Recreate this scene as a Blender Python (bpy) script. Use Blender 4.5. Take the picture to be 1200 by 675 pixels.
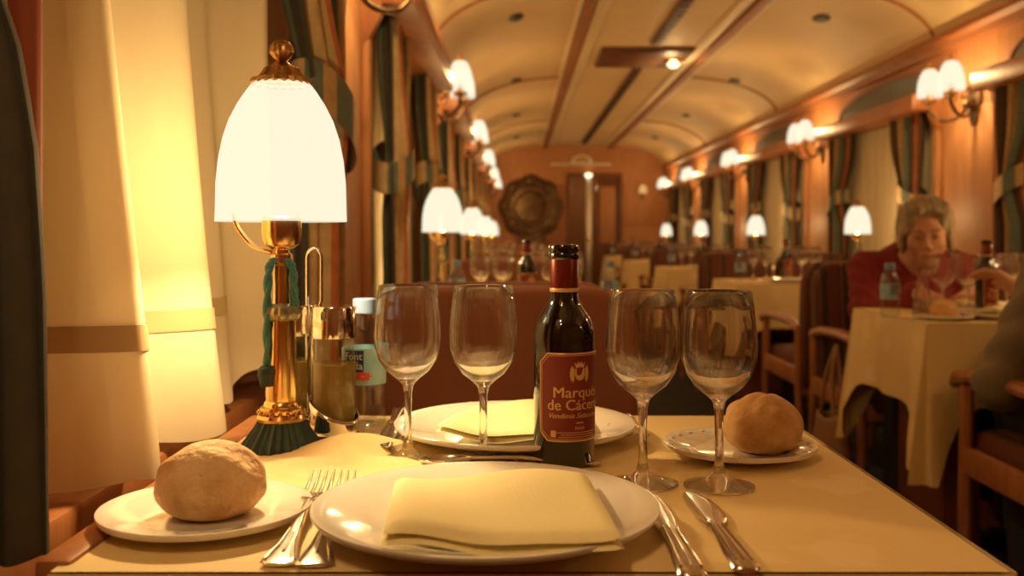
import bpy, bmesh, math, random
import numpy as np
from mathutils import Vector, Matrix
PI = math.pi
random.seed(7); np.random.seed(7)
scene = bpy.context.scene
C = scene.collection
for o in list(bpy.data.objects): bpy.data.objects.remove(o)

# ------------------------------------------------------------------ camera, world, exposure
FPX, VX, VY, CZ = 1134.0, 605.0, 278.0, 0.981
TZ = 0.75                                            # top of the tablecloths
cam_d = bpy.data.cameras.new('camera'); cam = bpy.data.objects.new('camera', cam_d); C.objects.link(cam)
cam.location = (0, 0, CZ); cam.rotation_euler = (PI/2, 0, 0)
cam_d.sensor_width = 36; cam_d.lens = FPX/1200*36
cam_d.shift_x = (600-VX)/1200; cam_d.shift_y = (VY-337.5)/1200
cam_d.clip_start = 0.02; cam_d.clip_end = 60
cam_d.dof.use_dof = True; cam_d.dof.focus_distance = 0.93; cam_d.dof.aperture_fstop = 6.0
scene.camera = cam
w = bpy.data.worlds.new('night'); scene.world = w; w.use_nodes = True
w.node_tree.nodes['Background'].inputs[0].default_value = (0.02, 0.022, 0.03, 1)
w.node_tree.nodes['Background'].inputs[1].default_value = 0.3
vs = scene.view_settings
vs.view_transform = 'Standard'; vs.look = 'None'; vs.gamma = 1.0; vs.use_curve_mapping = False
vs.exposure = 0.0
cy = scene.cycles
cy.max_bounces = 10; cy.diffuse_bounces = 4; cy.glossy_bounces = 4; cy.transmission_bounces = 10
cy.transparent_max_bounces = 24; cy.sample_clamp_indirect = 5.0
cy.caustics_refractive = True; cy.blur_glossy = 0.2
LIGHT_COL = (1.0, 0.66, 0.30)
LAMP_W, SCONCE_W = 12.5, 9.6                           # watts of each bulb

# ------------------------------------------------------------------ materials
MATS = {}
def nd(nt, t, **kw):
    n = nt.nodes.new(t)
    for k, v in kw.items():
        if k in n.inputs: n.inputs[k].default_value = v
        else: setattr(n, k, v)
    return n
def c4(c): return (c[0], c[1], c[2], 1)
def mat(name, col, rough=0.5, metal=0.0, col2=None, nscale=8.0, nmix=None, bump=0.0, bscale=40.0, stretch=None, **kw):
    if name in MATS: return MATS[name]
    m = bpy.data.materials.new(name); m.use_nodes = True; nt = m.node_tree
    b = nt.nodes['Principled BSDF']
    b.inputs['Base Color'].default_value = c4(col); b.inputs['Roughness'].default_value = rough
    b.inputs['Metallic'].default_value = metal
    for k, v in kw.items():
        b.inputs[k].default_value = v
    if col2 is not None or bump:
        tc = nd(nt, 'ShaderNodeTexCoord'); mp = nd(nt, 'ShaderNodeMapping')
        nt.links.new(tc.outputs['Object'], mp.inputs[0])
        if stretch: mp.inputs['Scale'].default_value = stretch
    if col2 is not None:
        n = nd(nt, 'ShaderNodeTexNoise', Scale=nscale, Detail=5.0, Roughness=0.6)
        nt.links.new(mp.outputs[0], n.inputs['Vector'])
        r = nd(nt, 'ShaderNodeValToRGB')
        r.color_ramp.elements[0].position = 0.35; r.color_ramp.elements[1].position = 0.68
        r.color_ramp.elements[0].color = c4(col); r.color_ramp.elements[1].color = c4(col2)
        nt.links.new(n.outputs['Fac'], r.inputs[0]); nt.links.new(r.outputs[0], b.inputs['Base Color'])
    if bump:
        n2 = nd(nt, 'ShaderNodeTexNoise', Scale=bscale, Detail=4.0)
        nt.links.new(mp.outputs[0], n2.inputs['Vector'])
        bp = nd(nt, 'ShaderNodeBump', Strength=bump, Distance=0.01)
        nt.links.new(n2.outputs['Fac'], bp.inputs['Height']); nt.links.new(bp.outputs[0], b.inputs['Normal'])
    MATS[name] = m
    return m
WOOD = mat('panel_wood', (0.46, 0.20, 0.075), 0.52, col2=(0.56, 0.265, 0.105), nscale=5, stretch=(6, 6, 0.7))
WOODH = mat('rail_wood', (0.32, 0.115, 0.04), 0.5, col2=(0.43, 0.17, 0.06), nscale=5, stretch=(6, 0.7, 6))
WOODD = mat('dark_wood', (0.15, 0.045, 0.016), 0.4, col2=(0.22, 0.075, 0.026), nscale=6, stretch=(5, 5, 0.8))
WOODC = mat('chair_wood', (0.33, 0.12, 0.04), 0.45, col2=(0.45, 0.18, 0.06), nscale=6, stretch=(5, 5, 1.0))
CEIL = mat('ceiling_cream', (0.72, 0.55, 0.30), 0.6, col2=(0.76, 0.59, 0.33), nscale=2)
CEILW = mat('ceiling_moulding', (0.80, 0.66, 0.42), 0.4)
CARPET = mat('carpet', (0.022, 0.024, 0.02), 0.95, col2=(0.05, 0.045, 0.03), nscale=14, bump=0.4, bscale=300)
BRASS = mat('brass', (0.83, 0.55, 0.22), 0.2, 1.0)
BRASSD = mat('old_brass', (0.42, 0.25, 0.10), 0.34, 1.0, col2=(0.62, 0.38, 0.15), nscale=60)
BRONZE = mat('dark_bronze', (0.10, 0.06, 0.03), 0.4, 0.7, col2=(0.22, 0.13, 0.06), nscale=30)
CHROME = mat('chrome', (0.80, 0.76, 0.70), 0.1, 1.0)
SILVER = mat('silver', (0.82, 0.79, 0.74), 0.16, 1.0)
PORC = mat('porcelain', (0.84, 0.80, 0.72), 0.12, **{'Coat Weight': 0.5, 'Coat Roughness': 0.05})
NAPK = mat('napkin_linen', (0.90, 0.82, 0.46), 0.85, bump=0.15, bscale=500)
BREAD = mat('bread_crust', (0.60, 0.32, 0.11), 0.75, col2=(0.80, 0.56, 0.28), nscale=22, bump=0.5, bscale=60)
BREADF = mat('bread_flour', (0.78, 0.56, 0.30), 0.8, col2=(0.56, 0.30, 0.11), nscale=24, bump=0.9, bscale=55)
UPH = mat('brown_upholstery', (0.22, 0.07, 0.028), 0.75, col2=(0.26, 0.088, 0.036), nscale=5, bump=0.1, bscale=250)
GLASSD = mat('bottle_glass', (0.006, 0.005, 0.003), 0.06, **{'Coat Weight': 1.0, 'Coat Roughness': 0.03})
CAPS = mat('capsule_red', (0.17, 0.018, 0.012), 0.3, 0.35)
LABELR = mat('label_red', (0.20, 0.022, 0.014), 0.5)
GOLD = mat('label_gold', (0.72, 0.46, 0.16), 0.4, 0.2)
TEAL = mat('teal_cord', (0.035, 0.16, 0.145), 0.5)
TASSEL = mat('tassel_green', (0.012, 0.030, 0.028), 0.6, col2=(0.026, 0.064, 0.058), nscale=50, stretch=(3, 3, .3))
CAPB = mat('cap_blue', (0.17, 0.27, 0.48), 0.4)
LABELB = mat('label_blue', (0.22, 0.46, 0.58), 0.45, col2=(0.42, 0.58, 0.62), nscale=18)
NAVY = mat('label_navy', (0.02, 0.03, 0.12), 0.45)
WHITE = mat('print_white', (0.8, 0.8, 0.76), 0.5)
REDP = mat('print_red', (0.65, 0.06, 0.03), 0.5)
NIGHT = mat('night_glass', (0.012, 0.012, 0.014), 0.06, **{'Coat Weight': 1.0})
LUNETTE = mat('lunette_panel', (0.06, 0.065, 0.045), 0.35, col2=(0.09, 0.09, 0.06), nscale=12)
SKIN = mat('skin', (0.47, 0.23, 0.145), 0.6, col2=(0.53, 0.27, 0.17), nscale=10)
HAIR = mat('grey_hair', (0.19, 0.135, 0.08), 0.6, col2=(0.44, 0.34, 0.22), nscale=26, stretch=(3, 1, .6), bump=0.6, bscale=90)
REDW = mat('red_wool', (0.19, 0.014, 0.013), 0.85, bump=0.2, bscale=200)
OLIVE = mat('olive_shirt', (0.23, 0.185, 0.12), 0.85, bump=0.2, bscale=60)
TROUS = mat('dark_trousers', (0.03, 0.028, 0.03), 0.85)
LIPS = mat('lips', (0.42, 0.13, 0.09), 0.5)
EYED = mat('eye_dark', (0.06, 0.03, 0.02), 0.4)
LEATHER = mat('tan_leather', (0.36, 0.20, 0.09), 0.55, col2=(0.30, 0.15, 0.06), nscale=9)
GRILLE = mat('vent_grille', (0.13, 0.05, 0.022), 0.5)
DARKV = mat('vent_dark', (0.03, 0.018, 0.01), 0.6)
ALU = mat('pale_metal', (0.75, 0.68, 0.55), 0.35, 0.6)
CUPG = mat('cupboard_green', (0.05, 0.05, 0.035), 0.5)

def glass_mat(name, col=(1, 1, 1), ior=1.48, clear=0.0):
    m = bpy.data.materials.new(name); m.use_nodes = True; nt = m.node_tree
    nt.nodes.clear(); out = nd(nt, 'ShaderNodeOutputMaterial')
    g = nd(nt, 'ShaderNodeBsdfGlass', Color=c4(col), Roughness=0.0, IOR=ior)
    t = nd(nt, 'ShaderNodeBsdfTransparent', Color=c4(col)); mx = nd(nt, 'ShaderNodeMixShader', Fac=clear)
    nt.links.new(g.outputs[0], mx.inputs[1]); nt.links.new(t.outputs[0], mx.inputs[2]); nt.links.new(mx.outputs[0], out.inputs[0])
    return m
def thin_mat(name, col=(1, 1, 1), base=0.05, top=0.75, power=3.5, rough=0.02):
    """Thin blown glass: clear face-on, mirror-like at grazing angles."""
    m = bpy.data.materials.new(name); m.use_nodes = True; nt = m.node_tree
    nt.nodes.clear(); out = nd(nt, 'ShaderNodeOutputMaterial')
    lw = nd(nt, 'ShaderNodeLayerWeight', Blend=0.5)
    pw = nd(nt, 'ShaderNodeMath', operation='POWER'); pw.inputs[1].default_value = power
    mr = nd(nt, 'ShaderNodeMapRange'); mr.inputs['To Min'].default_value = base; mr.inputs['To Max'].default_value = top
    nt.links.new(lw.outputs['Facing'], pw.inputs[0]); nt.links.new(pw.outputs[0], mr.inputs['Value'])
    t = nd(nt, 'ShaderNodeBsdfTransparent', Color=c4(col)); g = nd(nt, 'ShaderNodeBsdfGlossy', Roughness=rough)
    mx = nd(nt, 'ShaderNodeMixShader')
    nt.links.new(mr.outputs[0], mx.inputs[0]); nt.links.new(t.outputs[0], mx.inputs[1]); nt.links.new(g.outputs[0], mx.inputs[2])
    nt.links.new(mx.outputs[0], out.inputs[0])
    return m
WINEG = glass_mat('crystal', (1, 1, 1), 1.47, 0.12)
THING = thin_mat('thin_glass', (0.96, 0.96, 0.95), 0.10, 0.85, 2.6)
PETG = thin_mat('clear_plastic', (0.93, 0.95, 0.95), 0.06, 0.6, 2.5, 0.08)
OILG = thin_mat('cruet_glass', (0.90, 0.90, 0.84), 0.05, 0.7, 3.0)
OIL = mat('oil', (0.46, 0.33, 0.11), 0.12, **{'Transmission Weight': 0.55, 'IOR': 1.1})
def shade_mat():
    m = bpy.data.materials.new('opal_glass'); m.use_nodes = True; nt = m.node_tree
    nt.nodes.clear(); out = nd(nt, 'ShaderNodeOutputMaterial')
    e = nd(nt, 'ShaderNodeEmission', Color=(1.0, 0.94, 0.72, 1), Strength=1.15)
    t = nd(nt, 'ShaderNodeBsdfTransparent', Color=(1, 0.93, 0.8, 1)); mx = nd(nt, 'ShaderNodeMixShader', Fac=0.36)
    nt.links.new(e.outputs[0], mx.inputs[1]); nt.links.new(t.outputs[0], mx.inputs[2]); nt.links.new(mx.outputs[0], out.inputs[0])
    return m
OPAL = shade_mat()
def emit_mat(name, col, s):
    m = bpy.data.materials.new(name); m.use_nodes = True; nt = m.node_tree
    nt.nodes.clear(); out = nd(nt, 'ShaderNodeOutputMaterial')
    e = nd(nt, 'ShaderNodeEmission', Color=c4(col), Strength=s); nt.links.new(e.outputs[0], out.inputs[0])
    return m
SPOTGLOW = emit_mat('spot_glow', (1, 0.85, 0.5), 2.5)
DIMGLOW = emit_mat('dim_glow', (1, 0.55, 0.18), 0.75)
def sheer_mat():
    m = bpy.data.materials.new('sheer_cloth'); m.use_nodes = True; nt = m.node_tree
    nt.nodes.clear(); out = nd(nt, 'ShaderNodeOutputMaterial')
    tc = nd(nt, 'ShaderNodeTexCoord'); mp = nd(nt, 'ShaderNodeMapping'); mp.inputs['Scale'].default_value = (1, 1, .25)
    n = nd(nt, 'ShaderNodeTexNoise', Scale=40.0, Detail=3.0)
    nt.links.new(tc.outputs['Object'], mp.inputs[0]); nt.links.new(mp.outputs[0], n.inputs['Vector'])
    r = nd(nt, 'ShaderNodeValToRGB'); r.color_ramp.elements[0].color = (0.84, 0.72, 0.48, 1); r.color_ramp.elements[1].color = (0.90, 0.79, 0.55, 1)
    nt.links.new(n.outputs['Fac'], r.inputs[0])
    d = nd(nt, 'ShaderNodeBsdfDiffuse'); tl = nd(nt, 'ShaderNodeBsdfTranslucent')
    nt.links.new(r.outputs[0], d.inputs[0]); nt.links.new(r.outputs[0], tl.inputs[0])
    m1 = nd(nt, 'ShaderNodeMixShader', Fac=0.3); nt.links.new(d.outputs[0], m1.inputs[1]); nt.links.new(tl.outputs[0], m1.inputs[2])
    tr = nd(nt, 'ShaderNodeBsdfTransparent'); m2 = nd(nt, 'ShaderNodeMixShader', Fac=0.07)
    nt.links.new(m1.outputs[0], m2.inputs[1]); nt.links.new(tr.outputs[0], m2.inputs[2]); nt.links.new(m2.outputs[0], out.inputs[0])
    return m
SHEER = sheer_mat()
def cloth_mat():
    m = mat('damask_cloth', (0.74, 0.55, 0.235), 0.7); nt = m.node_tree; b = nt.nodes['Principled BSDF']
    tc = nd(nt, 'ShaderNodeTexCoord')
    vo = nd(nt, 'ShaderNodeTexVoronoi', Scale=8.0); n = nd(nt, 'ShaderNodeTexNoise', Scale=30.0, Detail=3.0)
    mix = nd(nt, 'ShaderNodeMath', operation='MULTIPLY_ADD'); mix.inputs[1].default_value = 0.5; 
    nt.links.new(tc.outputs['Object'], vo.inputs['Vector']); nt.links.new(tc.outputs['Object'], n.inputs['Vector'])
    nt.links.new(n.outputs['Fac'], mix.inputs[0]); nt.links.new(vo.outputs['Distance'], mix.inputs[2])
    r = nd(nt, 'ShaderNodeValToRGB'); r.color_ramp.elements[0].position = 0.48; r.color_ramp.elements[1].position = 0.56
    r.color_ramp.elements[0].color = (0.84, 0.67, 0.35, 1); r.color_ramp.elements[1].color = (0.79, 0.61, 0.29, 1)
    nt.links.new(mix.outputs[0], r.inputs[0]); nt.links.new(r.outputs[0], b.inputs['Base Color'])
    wv = nd(nt, 'ShaderNodeTexNoise', Scale=700.0, Detail=2.0); nt.links.new(tc.outputs['Object'], wv.inputs['Vector'])
    bp = nd(nt, 'ShaderNodeBump', Strength=0.12, Distance=0.002); nt.links.new(wv.outputs['Fac'], bp.inputs['Height']); nt.links.new(bp.outputs[0], b.inputs['Normal'])
    return m
CLOTH = cloth_mat()
def stripe_mat(name, stops, rep=1.0, rough=0.8):
    """Woven stripes across the UV's u; flat dyed bands with a faint brocade noise."""
    m = bpy.data.materials.new(name); m.use_nodes = True; nt = m.node_tree; b = nt.nodes['Principled BSDF']
    b.inputs['Roughness'].default_value = rough
    tc = nd(nt, 'ShaderNodeTexCoord'); sp = nd(nt, 'ShaderNodeSeparateXYZ'); nt.links.new(tc.outputs['UV'], sp.inputs[0])
    mu = nd(nt, 'ShaderNodeMath', operation='MULTIPLY'); mu.inputs[1].default_value = rep; nt.links.new(sp.outputs[0], mu.inputs[0])
    fr = nd(nt, 'ShaderNodeMath', operation='FRACT'); nt.links.new(mu.outputs[0], fr.inputs[0])
    r = nd(nt, 'ShaderNodeValToRGB'); r.color_ramp.interpolation = 'CONSTANT'
    el = r.color_ramp.elements
    el[0].position = stops[0][0]; el[0].color = c4(stops[0][1]); el[1].position = stops[1][0]; el[1].color = c4(stops[1][1])
    for p, c in stops[2:]:
        e = el.new(p); e.color = c4(c)
    nt.links.new(fr.outputs[0], r.inputs[0])
    n = nd(nt, 'ShaderNodeTexNoise', Scale=45.0, Detail=4.0); nt.links.new(tc.outputs['Object'], n.inputs['Vector'])
    mr = nd(nt, 'ShaderNodeMapRange'); mr.inputs['To Min'].default_value = 0.65; mr.inputs['To Max'].default_value = 1.35
    nt.links.new(n.outputs['Fac'], mr.inputs['Value'])
    mx = nd(nt, 'ShaderNodeVectorMath', operation='SCALE'); nt.links.new(r.outputs[0], mx.inputs[0]); nt.links.new(mr.outputs[0], mx.inputs['Scale'])
    nt.links.new(mx.outputs[0], b.inputs['Base Color'])
    return m
DK, TL, TN, RS, GD = (0.055, 0.05, 0.035), (0.12, 0.155, 0.12), (0.56, 0.40, 0.21), (0.48, 0.15, 0.05), (0.46, 0.30, 0.13)
DRAPE = stripe_mat('striped_drape', [(0, DK), (0.10, TL), (0.20, TN), (0.44, RS), (0.53, TN), (0.66, DK), (0.80, TL), (0.88, GD)])
DB = (0.085, 0.045, 0.022)
DRAPER = stripe_mat('dark_striped_drape', [(0, DB), (0.14, RS), (0.22, DB), (0.40, TL), (0.48, DK), (0.64, GD), (0.72, DB), (0.92, TL)])
DRAPEK = stripe_mat('dark_drape', [(0, RS), (0.22, DK), (0.55, (0.045, 0.045, 0.03)), (0.75, DK)])
BAND = stripe_mat('tieback_cloth', [(0, TN), (0.26, TL), (0.36, GD), (0.42, TL), (0.5, TN), (0.72, TL), (0.84, TN)])
STRIPE = stripe_mat('striped_upholstery', [(0, (0.13, 0.034, 0.014)), (0.45, (0.045, 0.022, 0.012)), (0.75, (0.17, 0.06, 0.025)), (0.85, (0.09, 0.03, 0.014))], 5)

# ------------------------------------------------------------------ mesh helpers
class MB:
    def __init__(s): s.v = []; s.f = []; s.uv = {}
    def add(s, vs, fs, M=None):
        b = len(s.v)
        s.v += [tuple(M @ Vector(p)) for p in vs] if M is not None else [tuple(p) for p in vs]
        s.f += [tuple(i+b for i in f) for f in fs]; return s
    def box(s, c, d, M=None, bev=0.0):
        if bev > 0:
            bm = bmesh.new(); bmesh.ops.create_cube(bm, size=1)
            for v in bm.verts: v.co = Vector((v.co.x*d[0], v.co.y*d[1], v.co.z*d[2]))
            bmesh.ops.bevel(bm, geom=bm.edges[:], offset=min(bev, min(d)*0.49), segments=2, affect='EDGES', profile=0.5)
            bm.verts.index_update()
            vs = [(v.co.x+c[0], v.co.y+c[1], v.co.z+c[2]) for v in bm.verts]; fs = [[v.index for v in f.verts] for f in bm.faces]
            bm.free(); return s.add(vs, fs, M)
        x, y, z = d[0]/2, d[1]/2, d[2]/2
        vs = [(c[0]+i*x, c[1]+j*y, c[2]+k*z) for i in (-1, 1) for j in (-1, 1) for k in (-1, 1)]
        return s.add(vs, [(0, 1, 3, 2), (4, 6, 7, 5), (0, 4, 5, 1), (2, 3, 7, 6), (0, 2, 6, 4), (1, 5, 7, 3)], M)
    def b2(s, x0, x1, y0, y1, z0, z1, bev=0.0):
        return s.box(((x0+x1)/2, (y0+y1)/2, (z0+z1)/2), (abs(x1-x0), abs(y1-y0), abs(z1-z0)), None, bev)
    def lathe(s, prof, seg=32, c=(0, 0, 0), M=None, rad=None):
        """prof: (r, z) list; r = 0 closes the end. rad(angle, r, z) may modulate the radius."""
        vs, fs, rows = [], [], []
        for r, z in prof:
            if r <= 1e-6: rows.append([len(vs)]); vs.append((c[0], c[1], c[2]+z))
            else:
                row = []
                for i in range(seg):
                    a = 2*PI*i/seg; rr = rad(a, r, z) if rad else r
                    row.append(len(vs)); vs.append((c[0]+rr*math.cos(a), c[1]+rr*math.sin(a), c[2]+z))
                rows.append(row)
        for A, B in zip(rows[:-1], rows[1:]):
            if len(A) == 1 and len(B) == 1: continue
            for i in range(seg):
                j = (i+1) % seg
                if len(A) == 1: fs.append((A[0], B[j], B[i]))
                elif len(B) == 1: fs.append((A[i], A[j], B[0]))
                else: fs.append((A[i], A[j], B[j], B[i]))
        return s.add(vs, fs, M)
    def tube(s, path, r, seg=10, cap=True, M=None, closed=False):
        P = [Vector(p) for p in path]; n = len(P)
        R = [r]*n if not hasattr(r, '__len__') else r
        vs, fs = [], []; up = None
        for i in range(n):
            t = (P[(i+1) % n]-P[i-1]) if closed else (P[min(i+1, n-1)]-P[max(i-1, 0)])
            t.normalize()
            if up is None: up = t.orthogonal().normalized()
            up = (up - t*up.dot(t)).normalized(); q = t.cross(up)
            for k in range(seg):
                a = 2*PI*k/seg; vs.append(P[i]+(up*math.cos(a)+q*math.sin(a))*R[i])
        for i in range(n if closed else n-1):
            for k in range(seg):
                a, b = i*seg+k, i*seg+(k+1) % seg; j = ((i+1) % n)*seg
                fs.append((a, b, j+(k+1) % seg, j+k))
        if cap and not closed:
            fs.append(tuple(range(seg-1, -1, -1))); fs.append(tuple((n-1)*seg+k for k in range(seg)))
        return s.add(vs, fs, M)
    def ribbon(s, pts, M=None):
        """pts: (x, y, z, half width in x, half thickness in z), swept along y."""
        vs, fs = [], []; n = len(pts)
        sec = [(-1, 0), (-.8, .7), (-.4, 1), (.4, 1), (.8, .7), (1, 0), (.8, -.7), (.4, -1), (-.4, -1), (-.8, -.7)]
        k = len(sec)
        for x, y, z, hw, ht in pts:
            vs += [(x+a*hw, y, z+b*ht) for a, b in sec]
        for i in range(n-1):
            for j in range(k):
                fs.append((i*k+j, i*k+(j+1) % k, (i+1)*k+(j+1) % k, (i+1)*k+j))
        fs.append(tuple(range(k-1, -1, -1))); fs.append(tuple((n-1)*k+j for j in range(k)))
        return s.add(vs, fs, M)
    def grid(s, fn, nu, nv, M=None, closed=False, uv=True):
        b = len(s.v); vs = [fn(i/nu, j/nv) for i in range(nu+1) for j in range(nv+1)]; fs = []
        for i in range(nu):
            for j in range(nv):
                q = (i*(nv+1)+j, (i+1)*(nv+1)+j, (i+1)*(nv+1)+j+1, i*(nv+1)+j+1); fs.append(q)
        if uv:
            for i in range(nu+1):
                for j in range(nv+1): s.uv[b+i*(nv+1)+j] = (i/nu, j/nv)
        return s.add(vs, fs, M)
    def poly(s, pts, y0, y1, axis='y', M=None):
        """Extrudes a 2-D outline; axis y: pts are (x, z); axis z: pts are (x, y); axis x: pts are (y, z)."""
        n = len(pts)
        mk = {'y': lambda a, b, t: (a, t, b), 'z': lambda a, b, t: (a, b, t), 'x': lambda a, b, t: (t, a, b)}[axis]
        vs = [mk(a, b, y0) for a, b in pts]+[mk(a, b, y1) for a, b in pts]
        fs = [tuple(range(n)), tuple(range(2*n-1, n-1, -1))]+[(i, (i+1) % n, n+(i+1) % n, n+i) for i in range(n)]
        return s.add(vs, fs, M)
    def build(s, name, m, parent=None, smooth=35, loc=None, solid=0.0):
        me = bpy.data.meshes.new(name); me.from_pydata(s.v, [], s.f)
        bm = bmesh.new(); bm.from_mesh(me); bmesh.ops.recalc_face_normals(bm, faces=bm.faces[:]); bm.to_mesh(me); bm.free()
        if s.uv:
            l = me.uv_layers.new(name='UVMap')
            for lp in me.loops: l.data[lp.index].uv = s.uv.get(lp.vertex_index, (0, 0))
        me.materials.append(m)
        if smooth:
            me.shade_smooth(); me.set_sharp_from_angle(angle=math.radians(smooth))
        o = bpy.data.objects.new(name, me); C.objects.link(o)
        if loc: o.location = loc
        if parent: o.parent = parent
        if solid:
            md = o.modifiers.new('thickness', 'SOLIDIFY'); md.thickness = solid; md.offset = 0
        return o
def tag(o, label=None, cat=None, group=None, kind=None):
    if label: o['label'] = label
    if cat: o['category'] = cat
    if group: o['group'] = group
    if kind: o['kind'] = kind
    return o
def empty(name, loc=(0, 0, 0), rz=0, label=None, cat=None, group=None):
    o = bpy.data.objects.new(name, None); C.objects.link(o); o.location = loc; o.rotation_euler = (0, 0, rz)
    o.empty_display_size = 0.05
    return tag(o, label, cat, group)
def copy_tree(o, parent=None):
    c = o.copy(); C.objects.link(c)
    if parent: c.parent = parent
    for ch in list(o.children): copy_tree(ch, c)
    return c
class Proto:
    """First use returns the thing itself, later uses copies of it with all its parts."""
    def __init__(s, o): s.o = o; s.used = False
    def put(s, loc, rz=0, label=None, group=None, name=None):
        o = s.o if not s.used else copy_tree(s.o)
        s.used = True; o.location = loc; o.rotation_euler = (0, 0, rz)
        return tag(o, label, None, group)
def T(px, py, dz=0.0):
    """The point of the near tabletop (raised by dz) that the photograph shows at this pixel."""
    y = FPX*(CZ-TZ-dz)/(py-VY); return ((px-VX)*y/FPX, y, TZ+dz)
def bulb(parent, loc, watts, r=0.02):
    d = bpy.data.lights.new('bulb', 'POINT'); d.energy = watts; d.color = LIGHT_COL; d.shadow_soft_size = r
    o = bpy.data.objects.new('bulb', d); C.objects.link(o); o.parent = parent; o.location = loc
    return o
def text_mesh(txt, size, shear=0.0):
    cu = bpy.data.curves.new('t', 'FONT'); cu.body = txt; cu.size = 1.0; cu.shear = shear; cu.resolution_u = 3
    cu.align_x = 'CENTER'
    o = bpy.data.objects.new('t', cu); C.objects.link(o)
    dg = bpy.context.evaluated_depsgraph_get(); me = o.evaluated_get(dg).to_mesh()
    vs = [tuple(v.co*size) for v in me.vertices]; fs = [tuple(p.vertices) for p in me.polygons]
    o.evaluated_get(dg).to_mesh_clear(); bpy.data.objects.remove(o); bpy.data.curves.remove(cu)
    return vs, fs
def interp(tab, x):
    xs = [t[0] for t in tab]; ys = [t[1] for t in tab]
    return float(np.interp(x, xs, ys))
def crom(pts, n):
    """Catmull-Rom through 2-D/3-D points, n samples per span."""
    P = [Vector(p) for p in pts]; P = [2*P[0]-P[1]]+P+[2*P[-1]-P[-2]]; out = []
    for i in range(1, len(P)-2):
        for k in range(n):
            t = k/n; a, b, c, d = P[i-1], P[i], P[i+1], P[i+2]
            out.append(0.5*((2*b)+(c-a)*t+(2*a-5*b+4*c-d)*t*t+(3*b-a-3*c+d)*t**3))
    out.append(P[-2]); return out

# ------------------------------------------------------------------ the carriage shell
XL, XR, Y0, Y1 = -0.43, 2.17, -1.3, 14.1
ZC, ZF = 1.967, 2.31                                  # cornice, flat ceiling
XA, XB = 0.41, 1.37
ZW0, ZW1 = 0.72, 1.66                                 # window opening
BAY = 2.25
WIN = [(-1.75+BAY*k, -0.25+BAY*k) for k in range(0, 7)]   # left/right window spans in y
WIN = [(a, b) for a, b in WIN if a > -1.3 and b < 14]
st = lambda o: tag(o, kind='structure')
fl = MB(); fl.b2(XL-.15, XR+.15, Y0, Y1, -0.05, 0); st(fl.build('floor', CARPET))
def vault(x):
    if x < XA: u = (XA-x)/(XA-XL)
    elif x > XB: u = (x-XB)/(XR-XB)
    else: return ZF
    return ZC+(ZF-ZC)*math.sqrt(max(0, 1-u*u))
ce = MB()
xs = [XL+(XA-XL)*(1-math.cos(PI/2*i/18)) for i in range(19)]
xs = xs+[XB]+[XR-(XR-XB)*(1-math.cos(PI/2*(17-i)/18)) for i in range(17)]+[XR]
NU = len(xs)-1
prof = [(x, vault(x)) for x in xs]
n = len(prof)
vs = [(x, y, z) for y in (Y0, Y1) for x, z in prof]+[(x, y, z+.06) for y in (Y0, Y1) for x, z in prof]
fs = []
for i in range(n-1):
    fs += [(i, i+1, n+i+1, n+i), (2*n+i, 3*n+i, 3*n+i+1, 2*n+i+1)]
ce.add(vs, fs); ceiling = st(ce.build('ceiling', CEIL, smooth=20))
def strip(name, x0, x1, z0, z1, m, y0=Y0, y1=Y1, parent=ceiling, bev=0.006):
    b = MB(); b.b2(x0, x1, y0, y1, z0, z1, bev); return b.build(name, m, parent)
for x in (XA, XB):
    strip('moulding', x-.028, x+.028, ZF-.035, ZF+.01, WOODH)
    s_ = 1 if x == XA else -1
    strip('cream_moulding', x+s_*.05, x+s_*.12, ZF-.02, ZF+.01, CEILW)
    strip('cream_moulding', x-s_*.06, x-s_*.035, ZF-.03, ZF+.01, CEILW)
for y in (-1.0, 2.0, 5.0, 8.0, 11.0):                # ribs over the vaults
    for lo, hi in ((0, 18), (19, NU)):
        pts = [(prof[i][0], y, prof[i][1]-.002) for i in range(lo, hi+1)]
        MB().tube(pts, 0.012, 6).build('rib', WOODH, ceiling)
for k in range(-1, 4):                               # small dark slots in the vaults
    for x in (0.0, 1.78):
        y = 5.65+BAY*k; z = vault(x); dzdx = (vault(x+.01)-vault(x-.01))/.02; a = math.atan(dzdx)
        M = Matrix.Translation((x, y, z-.004)) @ Matrix.Rotation(-a, 4, 'Y')
        b = MB(); b.lathe([(0, -.006), (.05, -.006), (.062, 0), (.05, .006), (0, .006)], 20, (0, 0, 0), M @ Matrix.Diagonal((0.75, 1.5, 1, 1))); b.build('ceiling_slot', DARKV, ceiling)
for y0, y1 in ((-1.0, 1.9), (2.3, 4.3), (4.6, 6.6), (7.55, 13.6)):   # vent line down the middle
    g = strip('vent_grille', .915, .985, ZF-.02, ZF+.005, GRILLE, y0, y1)
    if y0 > 0:
        nn = int((y1-y0)/.12)
        b = MB()
        for i in range(nn): b.b2(.918, .982, y0+.03+i*.12, y0+.05+i*.12, ZF-.026, ZF-.016)
        bb = b.build('louvre_row', DARKV, g); bb['kind'] = 'stuff'
pan = strip('cross_panel', .6, 1.25, ZF-.03, ZF+.005, GRILLE, 6.76, 7.43)
for i in range(6):
    strip('panel_slat', .62, 1.05, ZF-.038, ZF-.028, WOODD, 6.80+i*.1, 6.86+i*.1, pan)
dl = empty('ceiling_downlight', (1.15, 7.08, ZF-.03), 0, 'small round downlight on the dark ceiling cross panel', 'downlight')
MB().lathe([(0, 0), (.075, 0), (.075, -.02), (.055, -.03), (.05, -.018)], 24).build('ring', BRASS, dl)
MB().lathe([(.05, -.016), (.042, -.045), (.02, -.06), (0, -.064)], 24).build('lens', SPOTGLOW, dl)
bulb(dl, (0, 0, -.12), 3.0, 0.04)

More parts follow.
